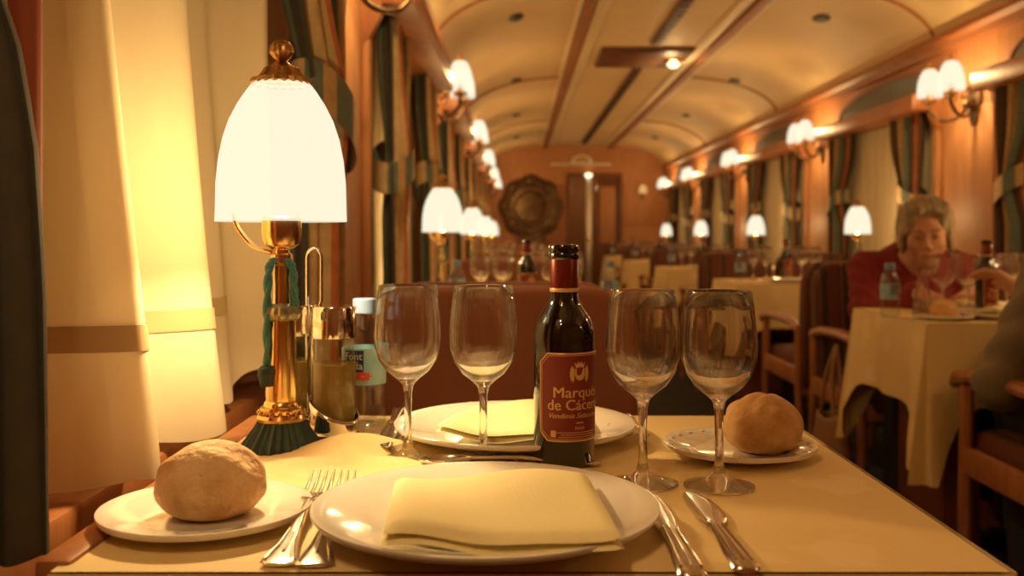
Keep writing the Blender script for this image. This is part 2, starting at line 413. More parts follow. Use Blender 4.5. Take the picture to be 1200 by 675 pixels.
def wall_side(side):
    s = 1 if side == 'left' else -1
    X = XL if side == 'left' else XR
    def bx(x0, x1): return (X+s*x0, X+s*x1) if s > 0 else (X+s*x1, X+s*x0)
    def part(name, x0, x1, y0, y1, z0, z1, m, parent=None, bev=0.0):
        a, b_ = bx(x0, x1); b = MB(); b.b2(a, b_, y0, y1, z0, z1, bev); return b.build(name, m, parent)
    root = st(part('wall_'+side, -.14, 0, Y0, Y1, 0, ZW0, WOOD))
    edges = [Y0]+[e for p in WIN for e in p]+[Y1]
    for i in range(0, len(edges), 2):
        y0, y1 = edges[i], edges[i+1]
        part('pillar', -.14, 0, y0, y1, ZW0, ZC+.1, WOOD, root)
        if y1-y0 > .3:
            for yy in (y0+.0, y1-.07): part('pilaster', 0, .022, yy, yy+.07, ZW0, ZW1+.04, WOOD, root, .006)
            part('panel_moulding', 0, .008, y0+.14, y1-.14, .86, 1.6, WOOD, root, .004)
    for i, (y0, y1) in enumerate(WIN):
        part('header_board', -.10, 0, y0, y1, ZW1, ZC+.1, WOOD, root)
        # arched lunette with a raised arch trim
        ym, hw = (y0+y1)/2, (y1-y0)/2-.02
        zb, zt = ZW1+.085, ZC-.075
        arc = [(ym+hw*math.cos(a), zb+(zt-zb)*math.sin(a)**.8) for a in [PI*k/20 for k in range(21)]]
        a, b_ = bx(0, .006); MB().poly(arc, a, b_, 'x').build('lunette', LUNETTE, root)
        MB().tube([(X+s*.008, y, z) for y, z in arc], .011, 6).build('arch_trim', WOODH, root)
        part('curtain_rail', 0, .15, y0-.06, y1+.06, ZW1-.03, ZW1+.055, WOODC, root, .008)
        for yy in (y0-.05, y1+.05):                  # carved corbels
            b = MB(); b.poly([(X+s*.0, ZW1+.02), (X+s*.06, ZW1+.02), (X+s*.055, ZW1-.06), (X+s*.02, ZW1-.13), (X+s*.0, ZW1-.15)], yy-.022, yy+.022, 'y'); b.build('corbel', WOODC, root)
        wr = st(part('window_%d' % (i+1+(10 if side == 'right' else 0)), -.135, -.115, y0, y1, ZW0, ZW1, NIGHT))
        for z0, z1 in ((ZW0, ZW0+.16), (ZW1-.06, ZW1), (1.28, 1.315)): part('frame_rail', -.118, -.09, y0, y1, z0, z1, WOODD, wr)
        for q0, q1 in ((y0, y0+.06), (y1-.06, y1), (ym-.02, ym+.02)): part('frame_stile', -.118, -.09, q0, q1, ZW0, ZW1, WOODD, wr)
        part('sill', -.118, .012, y0-.01, y1+.01, ZW0-.04, ZW0+.006, WOODC, wr, .006)
        # wainscot panels beneath
        for q0, q1 in ((y0+.05, ym-.05), (ym+.05, y1-.05)):
            part('wainscot_panel', 0, .012, q0, q1, .14, .62, WOODD, root, .005)
    a, b_ = bx(0, .05)
    cb = MB(); cb.poly([(X+s*0, ZC-.055), (X+s*.03, ZC-.05), (X+s*.035, ZC-.02), (X+s*.06, ZC), (X+s*.05, ZC+.035), (X+s*0, ZC+.03)], Y0, Y1, 'y')
    st(cb.build('trim_1' if s > 0 else 'trim_2', WOODH))
    b = MB(); a, b_ = bx(0, .02); b.b2(a, b_, Y0, Y1, 0, .11, .005); st(b.build('baseboard_'+side, WOODD))
    return root
wall_side('left'); wall_side('right')
# end walls
def roofline(x0, x1, zb):
    pts = [(x0, zb)]+[(x, z) for x, z in [(x0+(x1-x0)*i/40, 0) for i in range(41)]]
    return [(x0, zb)]+[(x0+(x1-x0)*i/40, vault(x0+(x1-x0)*i/40)+.02) for i in range(41)]+[(x1, zb)]
DX0, DX1, DZ = .783, 1.49, 1.865
b = MB(); b.poly(roofline(XL-.1, DX0, 0), Y1, Y1+.06, 'y'); we = st(b.build('wall_far', WOOD, smooth=0))
b = MB(); b.poly(roofline(DX1, XR+.1, 0), Y1, Y1+.06, 'y'); b.build('wall_panel', WOOD, we, smooth=0)
b = MB(); b.poly(roofline(DX0, DX1, DZ), Y1, Y1+.06, 'y'); b.build('wall_panel', WOOD, we, smooth=0)
b = MB(); b.b2(.5, 1.38, Y1-.025, Y1, 2.03, 2.06, .006); b.build('ledge', ALU, we)
b = MB(); b.b2(.4, .75, Y1-.012, Y1, .3, 1.75, .004); b.build('raised_panel', WOODH, we)
b = MB(); b.b2(1.55, 2.1, Y1-.012, Y1, 1.15, 1.8, .004); b.build('raised_panel', WOOD, we)
b = MB(); b.poly(roofline(XL-.1, XR+.1, 0), Y0-.06, Y0, 'y'); st(b.build('wall_near', WOOD, smooth=0))
dr = MB(); dr.b2(DX0-.05, DX0, Y1-.03, Y1+.06, 0, DZ+.05, .005); dr.b2(DX1, DX1+.05, Y1-.03, Y1+.06, 0, DZ+.05, .005); dr.b2(DX0, DX1, Y1-.03, Y1+.06, DZ, DZ+.05, .005)
door = st(dr.build('door_1', WOODD))
b = MB(); b.b2(DX0-.5, DX1+.5, Y1+1.2, Y1+1.26, 0, 2.2); b.build('vestibule_back', WOOD, door)
for xx in (DX0-.5, DX1+.44):
    b = MB(); b.b2(xx, xx+.06, Y1+.06, Y1+1.2, 0, 2.2); b.build('vestibule_side', WOODD, door)
b = MB(); b.b2(DX0-.5, DX1+.5, Y1+.06, Y1+1.26, 2.14, 2.2); b.build('vestibule_ceiling', CEIL, door)
b = MB(); b.b2(DX0-.5, DX1+.5, Y1+.0, Y1+1.26, -.05, 0); b.build('vestibule_floor', CARPET, door)
lf = MB(); lf.b2(1.17, DX1-.005, Y1+.01, Y1+.05, .02, DZ-.01, .004); leaf = lf.build('door_leaf', WOODD, door)
b = MB(); b.b2(1.22, 1.44, Y1+.004, Y1+.012, .9, 1.72, .003); b.build('door_panel', WOOD, leaf)
b = MB(); b.b2(1.02, 1.10, Y1+.012, Y1+.05, .02, DZ-.02, .006); b.build('door_edge_strip', ALU, door)
b = MB(); b.lathe([(0, -.02), (.022, -.02), (.022, 0), (.012, .02), (.03, .04), (.03, .06), (0, .07)], 16, (1.055, Y1+.01, .92), None); b.build('door_knob', BRASS, door)
vl = empty('vestibule_lamp', (1.05, Y1-.05, DZ+.02), 0, 'small round glowing lamp at the top of the far doorway', 'lamp')
MB().lathe([(.055, .05), (.055, .02), (.05, .02)], 20).build('collar', BRASS, vl)
MB().lathe([(.05, .02), (.05, -.01), (.03, -.035), (0, -.042)], 20).build('globe', SPOTGLOW, vl)
bulb(vl, (0, .3, -.15), 4.0)
# plaque over the doorway
sp = empty('wall_plaque', (.955, Y1-.002, 2.06), 0, 'pale arched plaque above the far doorway', 'plaque')
pl = [(.16*math.cos(a), .12*math.sin(a)) for a in [PI*k/16 for k in range(17)]]
b = MB(); b.poly(pl, -.025, 0, 'y'); b.build('plate', ALU, sp)
b = MB(); b.poly([(x*.7, .012+z*.7) for x, z in pl], -.032, -.02, 'y'); b.build('relief', BRASSD, sp)
# carved medallion on the far wall
md = empty('wall_medallion', (.21, Y1, 1.42), 0, 'large dark lobed round mirror frame on the far wall', 'wall mirror')
Mz = Matrix.Rotation(PI/2, 4, 'X')
lob = lambda a, r, z: r*(1+.035*math.cos(8*a)) if r > .3 else r
MB().lathe([(.30, 0), (.445, 0), (.46, .03), (.43, .055), (.40, .045), (.37, .06), (.32, .05), (.30, .03)], 64, (0, 0, 0), Mz, lob).build('frame', BRONZE, md)
MB().lathe([(.31, .02), (.30, .045), (.24, .05), (.22, .035), (.21, .02)], 48, (0, 0, 0), Mz).build('inner_ring', BRONZE, md)
MB().lathe([(0, .022), (.22, .022)], 48, (0, 0, 0), Mz).build('mirror_glass', mat('old_mirror', (.30, .22, .12), .12, 1.0, col2=(.14, .09, .05), nscale=7), md)
for k in range(8):
    a = 2*PI*k/8
    MB().lathe([(.05, .04), (.045, .065), (.02, .075), (0, .076)], 12, (.375*math.cos(a), .375*math.sin(a), 0), Mz).build('boss', BRONZE, md)
b = MB(); b.poly([(-.2, -.42), (.2, -.42), (.15, -.5), (.05, -.56), (-.05, -.56), (-.15, -.5)], -.12, 0, 'y'); b.build('bracket', BRONZE, md)

# ------------------------------------------------------------------ curtains
def drape_mesh(name, label, side, ya, yb, tie_y, hem, m, group, tie=True, zt=ZW1-.03, wt=.16, rev=False, band=BAND):
    """A drape from the rail, spanning ya..yb, gathered at a tie-back near tie_y."""
    s = 1 if side == 'left' else -1; X = XL if side == 'left' else XR
    root = empty(name, (X, (ya+yb)/2, hem), 0, label, 'curtain', group)
    yc = (ya+yb)/2; ztie = 1.20
    def fn(u, v):
        z = hem+(zt-hem)*v
        t = math.exp(-((z-ztie)/.20)**2) if tie else 0
        if z < ztie and tie: t = max(t, .55)
        y = ya+(yb-ya)*u; g = tie_y+(y-yc)*(.55 if z > ztie else .66)
        y = y*(1-t)+g*t
        pl = math.sin(u*PI*9+.6)*.024*(1-.35*t)+math.sin(u*PI*4+z*2)*.009
        x = .055+pl+.035*t*math.sin(u*PI)
        return (s*x, y-yc, z-hem)
    b = MB(); b.grid(fn, 64, 36); b.build('drape', m, root, 70)
    if tie:
        w_ = (yb-ya)*.29+.012
        def band_fn(u, v):
            a = 2*PI*u; z = ztie-hem-.045+.09*v+.05*math.cos(a)*(-1 if tie_y > yc else 1)
            return (s*(.06+.062*math.sin(a)), tie_y-yc+w_*math.cos(a), z)
        b = MB(); b.grid(band_fn, 36, 4); b.build('tieback', band, root, 60)
    return root
def sheer_mesh(label, side, y0, y1, hem, group, n=11):
    s = 1 if side == 'left' else -1; X = XL if side == 'left' else XR
    def fn(u, v):
        z = hem+(ZW1-.02-hem)*v; y = y0+(y1-y0)*u
        return (s*(-.035+.028*math.sin(u*PI*2*n)+.008*math.sin(u*17+v*2)), y-(y0+y1)/2, z-hem)
    b = MB(); b.grid(fn, 110, 8); o = b.build('sheer_curtain', SHEER, None, 70, (X, (y0+y1)/2, hem))
    return tag(o, label, 'curtain', group)
ORD = ['nearest', 'second', 'third', 'fourth', 'fifth', 'sixth', 'seventh']
HEM = TZ-.008
for i, (y0, y1) in enumerate(WIN):
    near_left = abs(y0-.5) < .01
    k = round((y0-.5)/BAY)
    if k < 0: continue
    for side in ('left', 'right'):
        if side == 'right' and k == 0: continue       # wholly outside the frame
        if near_left and side == 'left': continue
        o_ = ORD[k] if side == 'left' else ORD[k-1]
        if side == 'right' and k == 1:
            o_ = 'nearest'
        drape_mesh('window_drape', 'striped tied drape at the near edge of the %s window along the %s wall' % (o_, side), side, y0+.02, y0+.44, y0+.16, HEM, DRAPE if side == 'left' else DRAPER, 'striped window drapes')
        drape_mesh('window_drape', 'striped tied drape at the far edge of the %s window along the %s wall' % (o_, side), side, y1-.44, y1-.0, y1-.16, HEM, DRAPE if side == 'left' else DRAPER, 'striped window drapes')
        sheer_mesh('cream sheer curtain over the %s window along the %s wall' % (o_, side), side, y0+.04, y1-.04, HEM, 'cream sheer curtains')
# the near left window, fold by fold
secn = [(-.515, .845), (-.505, .88), (-.47, .922), (-.43, .936), (-.385, .944), (-.357, .958), (-.370, .99), (-.44, 1.055), (-.445, 1.105), (-.42, 1.140), (-.385, 1.172), (-.361, 1.205), (-.385, 1.25), (-.435, 1.32), (-.440, 1.360),
        (-.428, 1.380), (-.410, 1.405), (-.420, 1.428), (-.408, 1.445), (-.380, 1.452), (-.364, 1.468), (-.39, 1.55), (-.45, 1.65), (-.50, 1.86)]
sec = crom(secn, 6)
def near_sheer(u, v):
    t = u*(len(sec)-1); i = min(int(t), len(sec)-2); p = sec[i].lerp(sec[i+1], t-i)
    z = TZ-.012+(ZW1-.02-TZ)*v
    lean = -.058*min(1, max(0, (z-TZ)/.52))**.9
    far_ = min(1, max(0, (p.y-1.40)/.05)); z += .042*far_*max(0, 1-4*v)
    x = p.x+lean*(.9 if p.x > -.47 else .25)*(1-.75*far_)
    x = max(x, -.533)
    return (x, p.y+.006*math.sin(z*7+u*9), z+(.004*math.sin(u*40) if v == 0 else 0))
b = MB(); b.grid(near_sheer, 120, 26); o = b.build('sheer_curtain', SHEER, None, 75)
tag(o, 'cream sheer curtain in deep folds left of the lit lamp on the foreground table', 'curtain', 'cream sheer curtains')
def rail_show_band(u, v):  # added dark strip on the sheer, imitating the window rail darkening it from behind
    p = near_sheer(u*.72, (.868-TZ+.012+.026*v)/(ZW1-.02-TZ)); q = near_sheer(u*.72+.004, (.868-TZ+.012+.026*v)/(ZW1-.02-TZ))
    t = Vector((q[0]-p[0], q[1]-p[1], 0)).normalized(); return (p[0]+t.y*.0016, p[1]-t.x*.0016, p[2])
b = MB(); b.grid(rail_show_band, 120, 2); b.build('rail_show_band', mat('rail_show_tint', (0.44, 0.32, 0.165), .9), o, 75)
def dark_drape(u, v):
    z = TZ+.002+.88*v
    xe = interp([(.75, -.338), (.95, -.340), (1.05, -.346), (1.12, -.358), (1.2, -.385), (1.4, -.41), (1.7, -.42)], z)
    x = -.47+(xe+.47)*math.sin(PI/2*min(1, u*1.5)) if u < .67 else xe-(u-.67)*.30
    y = .66+.05*u+.10*max(0, u-.67)*3+.012*math.sin(u*PI*7+z)
    return (x, y, z)
root = empty('window_drape', (-.43, .7, TZ), 0, 'dark green drape hanging at the extreme left edge of the foreground', 'curtain', 'striped window drapes')
b = MB(); b.grid(lambda u, v: tuple(Vector(dark_drape(1-u, v))-Vector((-.43, .7, TZ))), 60, 24); b.build('drape', DRAPEK, root, 75)
b = MB(); b.grid(lambda u, v: (.024+.013*math.cos(2*PI*u), .10+.013*math.sin(2*PI*u), .10+.78*v), 20, 8); b.build('lining_fold', mat('rust_lining', (0.26, 0.07, 0.03), .8), root, 75)
drape_mesh('window_drape', 'striped tied drape behind the glowing shade of the foreground lamp', 'left', 1.50, 1.97, 1.84, HEM, DRAPE, 'striped window drapes', zt=ZW1-.03)
# ledge and low cupboard end beneath the near window
b = MB(); b.b2(-.43, -.385, .40, 2.1, .60, .665, .006); tag(b.build('wall_ledge', WOODH), kind='structure'); bpy.data.objects['wall_ledge'].name = 'trim_3'

# ------------------------------------------------------------------ tables
def table(label, x0, x1, y0, y1, group, aisle=1, rim=0):
    root = empty('dining_table', ((x0+x1)/2, (y0+y1)/2, 0), 0, label, 'table', group)
    cx, cyy = (x0+x1)/2, (y0+y1)/2
    hx, hy = (x1-x0)/2-.012, (y1-y0)/2-.012
    b = MB(); b.b2(-hx, hx, -hy, hy, TZ-.035, TZ-.006, .006); b.build('table_top', WOODH, root)
    px = hx*.72*aisle
    b = MB(); b.b2(px-.055, px+.055, -.16, .16, .03, TZ-.035, .008); b.build('pedestal', WOODD, root)
    b = MB(); b.b2(px-.09, px+.09, -.22, .22, .0, .04, .008); b.build('foot', WOODD, root)
    b = MB(); b.b2(-hx+.02 if aisle > 0 else px, px if aisle > 0 else hx-.02, -.03, .03, TZ-.10, TZ-.035, .004); b.build('apron', WOODD, root)
    if rim:
        b = MB(); b.b2(-hx-.030, -hx-.003, -hy, hy, TZ-.04, TZ+.004, .005); b.build('edge_rail', WOODC, root)
    return root
def tablecloth(label, x0, x1, y0, y1, group, d=.20, corner=.26, open_side=None, bump=None, seed=0):
    cx, cyy = (x0+x1)/2, (y0+y1)/2; hx, hy = (x1-x0)/2, (y1-y0)/2
    b = MB()
    def top(u, v):
        x, y = -hx+2*hx*u, -hy+2*hy*v
        return (x, y, bump(x+cx, y+cyy) if bump else 0)
    nu = 60 if bump else 8
    b.grid(top, nu, nu, uv=False)
    # skirt
    per = []
    r = .02
    def side_pts(p, q, nrm, L):
        nn = 22
        for i in range(nn+1):
            t = i/nn; per.append((p[0]+(q[0]-p[0])*t, p[1]+(q[1]-p[1])*t, nrm, min(t, 1-t)*L))
        
    sides = [((-hx, -hy), (hx, -hy), (0, -1), 2*hx), ((hx, -hy), (hx, hy), (1, 0), 2*hy), ((hx, hy), (-hx, hy), (0, 1), 2*hx), ((-hx, hy), (-hx, -hy), (-1, 0), 2*hy)]
    names = ['near', 'right', 'far', 'left']
    rng = random.Random(seed); ph = rng.random()*6
    if open_side in names:
        k = names.index(open_side); order = [(k+1+i) % 4 for i in range(3)]
    else: order = [0, 1, 2, 3]
    for idx, k in enumerate(order):
        p, q, nrm, L = sides[k]; side_pts(p, q, Vector((nrm[0], nrm[1], 0)), L)
        if open_side is None or idx < len(order)-1:
            n2 = Vector((sides[(k+1) % 4][2][0], sides[(k+1) % 4][2][1], 0)); n1 = Vector((nrm[0], nrm[1], 0))
            for t in (.17, .33, .5, .67, .83):
                a = t*PI/2; per.append((q[0], q[1], (n1*math.cos(a)+n2*math.sin(a)), 0.0))
    NV = 12
    def skirt(u, v):
        t = u*(len(per)-1); i = min(int(round(t)), len(per)-1); x, y, nr, dc = per[i]
        cf = math.exp(-(dc/.06)**2); L = d+corner*cf
        s_ = u*len(per)
        out = .004+v*(.018+.03*cf)+.011*v*math.sin(s_*.55+ph)+.02*v*cf*math.sin(s_*1.7)
        rr = .012
        zz = -L*v
        return (x+nr.x*out, y+nr.y*out, zz if v > 0 else 0)
    b.grid(skirt, len(per)-1, NV, uv=False)
    o = b.build('tablecloth', CLOTH, None, 50, (cx, cyy, TZ))
    return tag(o, label, 'tablecloth', group)
def wrinkle(x, y):
    """A ridge pushed up in the cloth in front of the lamp."""
    def g(cx, cy_, sx, sy, a): 
        dx, dy = x-cx, y-cy_; u = dx*math.cos(a)+dy*math.sin(a); v = -dx*math.sin(a)+dy*math.cos(a)
        return math.exp(-(u/sx)**2-(v/sy)**2)
    z = .020*g(-.175, 1.045, .055, .030, .25)+.010*g(-.130, .985, .055, .012, -.45)+.006*g(-.25, .96, .05, .022, .3)+.007*g(-.205, .985, .04, .010, .5)-.004*g(-.165, .99, .04, .01, .1)
    z *= min(1, max(0, (x+.322)/.03))
    return z
LY0, LY1, LX0, LX1 = .668, 1.25, -.322, .341
table('near dining table that carries the lamp and two place settings', LX0, LX1, LY0, LY1, 'left row tables', 1, 1)
tablecloth('pale yellow damask tablecloth filling the foreground', LX0, LX1, LY0, LY1, 'yellow tablecloths', .19, .2, 'left', wrinkle, 3)
RX0, RX1, RY0, RY1 = 1.105, 2.10, 2.60, 3.16
for k in range(1, 5):
    y0, y1 = LY0+BAY*k, LY1+BAY*k
    nm = ['', 'directly behind the foreground table', 'third from the camera', 'fourth from the camera', 'farthest away'][k]
    table('small dining table of the left row, '+nm, LX0, LX1, y0, y1, 'left row tables')
    tablecloth('yellow cloth on the left-row table '+nm, LX0, LX1, y0, y1, 'yellow tablecloths', .19, .22, 'left', None, k)
RN = ['where the woman in red sits', 'just beyond the woman in red', 'third along the right windows', 'fourth along the right windows', 'farthest along the right windows']
for k in range(5):
    y0, y1 = RY0+BAY*k, RY1+BAY*k
    table('wide dining table '+RN[k], RX0, RX1, y0, y1, 'right row tables', -1)
    tablecloth('yellow draped tablecloth on the table '+RN[k], RX0, RX1, y0, y1, 'yellow tablecloths', .225, .20, 'right', None, 10+k)

# ------------------------------------------------------------------ chairs
def make_chair(up):
    t = empty('dining_armchair', (0, 0, 0), 0, 'x', 'chair', 'upholstered wooden armchairs')
    W, H = .27, .882
    # backrest with rounded shoulders
    r = .10; out = [(-W, .36), (W, .36)]+[(W-r+r*math.cos(a), H-r+r*math.sin(a)) for a in [PI/2*i/8 for i in range(9)]]+[(-W+r-r*math.sin(a), H-r+r*math.cos(a)) for a in [PI/2*i/8 for i in range(9)]]
    bm = bmesh.new(); vs_ = [bm.verts.new((x, -.29, z)) for x, z in out]; f = bm.faces.new(vs_)
    ex = bmesh.ops.extrude_face_region(bm, geom=[f]); bmesh.ops.translate(bm, verts=[v for v in ex['geom'] if isinstance(v, bmesh.types.BMVert)], vec=(0, .085, 0))
    bmesh.ops.bevel(bm, geom=[e for e in bm.edges if abs(e.verts[0].co.y-e.verts[1].co.y) < 1e-4], offset=.022, segments=3, affect='EDGES', profile=.5)
    for v in bm.verts: v.co.y -= (v.co.z-.40)*.10
    bm.verts.index_update(); b = MB(); b.add([tuple(v.co) for v in bm.verts], [[v.index for v in f.verts] for f in bm.faces]); bm.free()
    for i, v in enumerate(b.v): b.uv[i] = ((v[0]+W)/(2*W), v[2])
    b.build('backrest', up, t, 50)
    b = MB(); b.box((0, .04, .43), (2*W-.05, .50, .11), None, .035)
    for i, v in enumerate(b.v): b.uv[i] = ((v[0]+W)/(2*W), v[1])
    b.build('seat', up, t, 50)
    for s in (-1, 1):
        x = s*(W+.005)
        b = MB(); b.tube([(x, .27, 0), (x, .27, .30), (x, .255, .60)], [.017, .021, .021], 8); b.build('leg', WOODC, t)
        b = MB(); b.tube([(x, -.30, 0), (x, -.25, .40), (x, -.26, .62)], [.017, .021, .019], 8); b.build('leg', WOODC, t)
        b = MB(); b.ribbon([(x, -.27, .60, .02, .016), (x, -.15, .625, .024, .017), (x, .05, .632, .028, .018), (x, .20, .628, .032, .019), (x, .30, .612, .031, .019), (x, .325, .595, .02, .012)]); b.build('armrest', WOODC, t)
        b = MB(); b.b2(x-.015, x+.015, -.25, .26, .37, .44, .005); b.build('side_rail', WOODC, t)
    b = MB(); b.b2(-W, W, .25, .28, .36, .42, .005); b.build('front_rail', WOODC, t)
    b = MB(); b.b2(-W, W, -.27, -.24, .33, .40, .005); b.build('back_rail', WOODC, t)
    return t
CH = Proto(make_chair(UPH)); CS = Proto(make_chair(STRIPE))
lx = -.03
CH.put((lx, 1.66, 0), PI, 'brown upholstered armchair facing the camera across the foreground table')
for k in range(1, 5):
    CH.put((lx, LY0-.5+BAY*k+.02, 0), 0, 'brown armchair with its back to the camera at the %s left-row table' % ORD[k])
    CH.put((lx, LY1+.42+BAY*k, 0), PI, 'brown armchair on the far side of the %s left-row table' % ORD[k])
c1, c2 = 1.385, 1.88
CS.o.scale = (.80, 1, 1)
CS.put((c1, 2.245, 0), 0, 'wooden armchair with the olive-sleeved diner, at the right edge')
for k in range(5):
    n_ = RN[k]
    sy = RY1+.375+BAY*k
    CS.put((c1, sy, 0), PI, 'striped armchair under the woman in red' if k == 0 else 'striped aisle armchair facing camera at the table '+n_)
    CS.put((c2, sy, 0), PI, 'striped window-side armchair facing camera at the table '+n_)
    if k: CS.put((c1, RY0-.60+BAY*k, 0), 0, 'striped aisle armchair, back to camera, at the table '+n_)
    CS.put((c2, RY0-.60+BAY*k+(0 if k else .24), 0), 0, 'striped window-side armchair, back to camera, at the table '+n_)

# ------------------------------------------------------------------ table lamps
SHADE = [(.0705, .248), (.0700, .262), (.0695, .29), (.067, .315), (.0625, .338), (.056, .358), (.047, .376), (.038, .390), (.029, .402)]
def make_lamp():
    t = empty('table_lamp', (0, 0, 0), 0, 'x', 'lamp', 'lit table lamps')
    # tassel foot, with strands
    fr = lambda a, r, z: r*(1+.05*math.sin(26*a)+.03*math.sin(11*a+1))
    MB().lathe([(0, 0), (.043, 0), (.041, .006), (.034, .016), (.027, .026), (.023, .034), (0, .036)], 78, (0, 0, 0), None, fr).build('tassel_foot', TASSEL, t, 0)
    MB().lathe([(.018, .030), (.0255, .031), (.027, .0345), (.0255, .038), (.0225, .039), (.0235, .0425), (.0225, .046), (.0195, .047), (.0185, .051), (.0165, .053), (.0, .054)], 40).build('ring_base', BRASS, t)
    for k in range(18):
        a = 2*PI*k/18; MB().lathe([(0, -.003), (.0027, 0), (0, .003)], 6, (.0245*math.cos(a), .0245*math.sin(a), .0405)).build('bead', BRASS, t) if k % 1 == 0 else None
    MB().lathe([(.0165, .050), (.0172, .06), (.0160, .10), (.0150, .142), (0, .1425)], 36).build('column', BRASS, t)
    MB().lathe([(.015, .140), (.0185, .143), (.020, .149), (.0185, .155), (.014, .158), (0, .16)], 40, (0, 0, 0), None, lambda a, r, z: r*(1+.07*math.cos(14*a))).build('capital', mat('verdigris', (.20, .22, .15), .35, .6, col2=(.42, .32, .16), nscale=70), t)
    MB().lathe([(.0095, .157), (.0090, .165), (.0090, .200), (.012, .203), (.012, .212), (.009, .214), (.009, .222), (0, .222)], 28).build('stem', BRASS, t)
    MB().lathe([(0, .216), (.010, .217), (.0185, .223), (.0215, .232), (.0215, .252), (.019, .254), (0, .2545)], 36).build('socket_cup', BRASS, t)
    # twisted cord looped over the stem
    path = crom([(-.0125, -.012, .090), (-.0125, -.013, .150), (-.0115, -.010, .196), (-.004, -.008, .207), (.006, -.006, .206), (.013, -.004, .196), (.0145, -.002, .165), (.015, -.001, .152)], 8)
    for ph in (0, PI):
        pts = []
        for i, p in enumerate(path):
            a = i*.75+ph; pts.append((p.x+.0020*math.cos(a), p.y+.0020*math.sin(a), p.z))
        MB().tube(pts, .0031, 7).build('cord', TEAL, t)
    MB().lathe([(0, .092), (.006, .092), (.0095, .089), (.0098, .083), (.0085, .079), (.007, .070), (0, .069)], 30, (-.0125, -.014, 0), None, lambda a, r, z: r*(1+(.06*math.sin(15*a) if z < .083 else 0))).build('cord_tassel', TASSEL, t, 0)
    arm = crom([(-.010, -.004, .214), (-.028, -.012, .222), (-.042, -.018, .240), (-.047, -.020, .256)], 6)
    MB().tube(arm, .0026, 8).build('shade_arm', BRASS, t)
    sh = MB(); sh.lathe(SHADE, 56)
    shade = sh.build('lamp_shade', OPAL, t)
    MB().lathe([(.031, .397), (.0325, .400), (.031, .404), (.026, .405), (.022, .409), (.018, .416), (.010, .420), (.006, .424), (.0, .425)], 40, (0, 0, 0), None, lambda a, r, z: r*(1+(.05*math.cos(20*a) if r > .017 else 0))).build('gallery_cap', BRASSD, t)
    MB().lathe([(0, .420), (.0045, .421), (.0045, .424), (.0085, .427), (.0128, .433), (.0125, .439), (.009, .444), (.004, .4465), (0, .447)], 36, (0, 0, 0), None, lambda a, r, z: r*(1+(.06*math.cos(12*a) if z > .426 else 0))).build('finial', BRASSD, t)
    bulb(t, (0, 0, .300), LAMP_W, .018)
    return t
LP = Proto(make_lamp())
LAMPX, LAMPY = -.257, 1.06
LP.put((LAMPX, LAMPY, TZ), 0, 'tall brass lamp with a white glass shade and teal cord on the foreground table')
for k in range(1, 5):
    LP.put((LAMPX+.005, LAMPY+BAY*k, TZ), 0, 'lit white-shaded lamp on the %s left-row table' % ORD[k])
for k in range(5):
    LP.put((1.87, 3.05+BAY*k, TZ), 0, 'lit white-shaded lamp by the window on the table '+RN[k])

# ------------------------------------------------------------------ wall sconces
SSH = [(.060, 0), (.0598, .02), (.058, .05), (.053, .08), (.044, .108), (.032, .128), (.020, .138)]
def make_sconce():
    t = empty('wall_sconce', (0, 0, 0), 0, 'x', 'wall lamp', 'twin-shade wall sconces')
    b = MB(); pl = [(.055*math.cos(a)*(1+.18*math.cos(2*a)), .13*math.sin(a)*(1+.1*math.cos(6*a))) for a in [2*PI*i/32 for i in range(32)]]
    b.poly(pl, 0, .018, 'x'); b.build('backplate', BRONZE, t)
    MB().lathe([(.03, 0), (.03, .012), (.018, .03), (.022, .045), (0, .06)], 20, (0, 0, 0), Matrix.Translation((.012, 0, -.03)) @ Matrix.Rotation(PI/2, 4, 'Y')).build('boss', BRONZE, t)
    for s in (-1, 1):
        p = crom([(.03, 0, -.02), (.07, s*.05, -.085), (.13, s*.10, -.09), (.172, s*.115, -.04), (.172, s*.115, .0)], 6)
        b = MB(); b.tube(p, .0085, 8); b.build('arm', BRONZE, t)
        p = crom([(.03, 0, .03), (.06, s*.045, .045), (.10, s*.07, .02), (.09, s*.05, -.01), (.07, s*.045, .01)], 5)
        b = MB(); b.tube(p, .005, 6); b.build('scroll', BRONZE, t)
        MB().lathe([(0, -.012), (.012, -.012), (.02, 0), (.034, .006), (.034, .012), (.015, .016), (.015, .05), (0, .05)], 22, (.172, s*.115, 0)).build('cup', BRASSD, t)
        for q in range(5):
            a = 2*PI*q/5; MB().lathe([(0, -.012), (.005, -.004), (0, .006)], 6, (.172+.03*math.cos(a), s*.115+.03*math.sin(a), -.004)).build('drop', BRASS, t)
        sh = MB(); sh.lathe(SSH, 32, (.172, s*.115, .02)); sh.build('lamp_shade', OPAL, t)
        MB().lathe([(.022, .155), (.022, .160), (.008, .166), (.006, .172), (.010, .18), (.006, .188), (0, .19)], 18, (.172, s*.115, 0)).build('finial', BRASS, t)
        bulb(t, (.172, s*.115, .085), SCONCE_W, .02)
    return t
SC = Proto(make_sconce())
for k in range(0, 6):
    y = 2.31+BAY*k; z = 1.635
    if k == 0: lab = ('twin-shade wall lamp above the pillar just beyond the foreground window', 'twin-shade wall lamp on the right pillar nearest the camera, by the nearest right window')
    else: lab = ('%s twin-shade wall lamp along the left wall' % ORD[k-1], '%s twin-shade wall lamp along the right wall' % ORD[k-1])
    if k == 5: y -= .35
    SC.put((XL+.0, y, z), 0, lab[0]); SC.put((XR-.0, y, z), PI, lab[1])
SC.put((XL, .12, 1.635), 0, 'twin-shade wall lamp beside the dark drape in the foreground'); SC.put((XR, .12, 1.635), PI, 'twin-shade wall lamp on the right wall level with the camera')
es = empty('wall_bracket_lamp', (1.83, Y1, 1.62), 0, 'dim amber bracket lamp on the far wall right of the doorway', 'wall lamp')
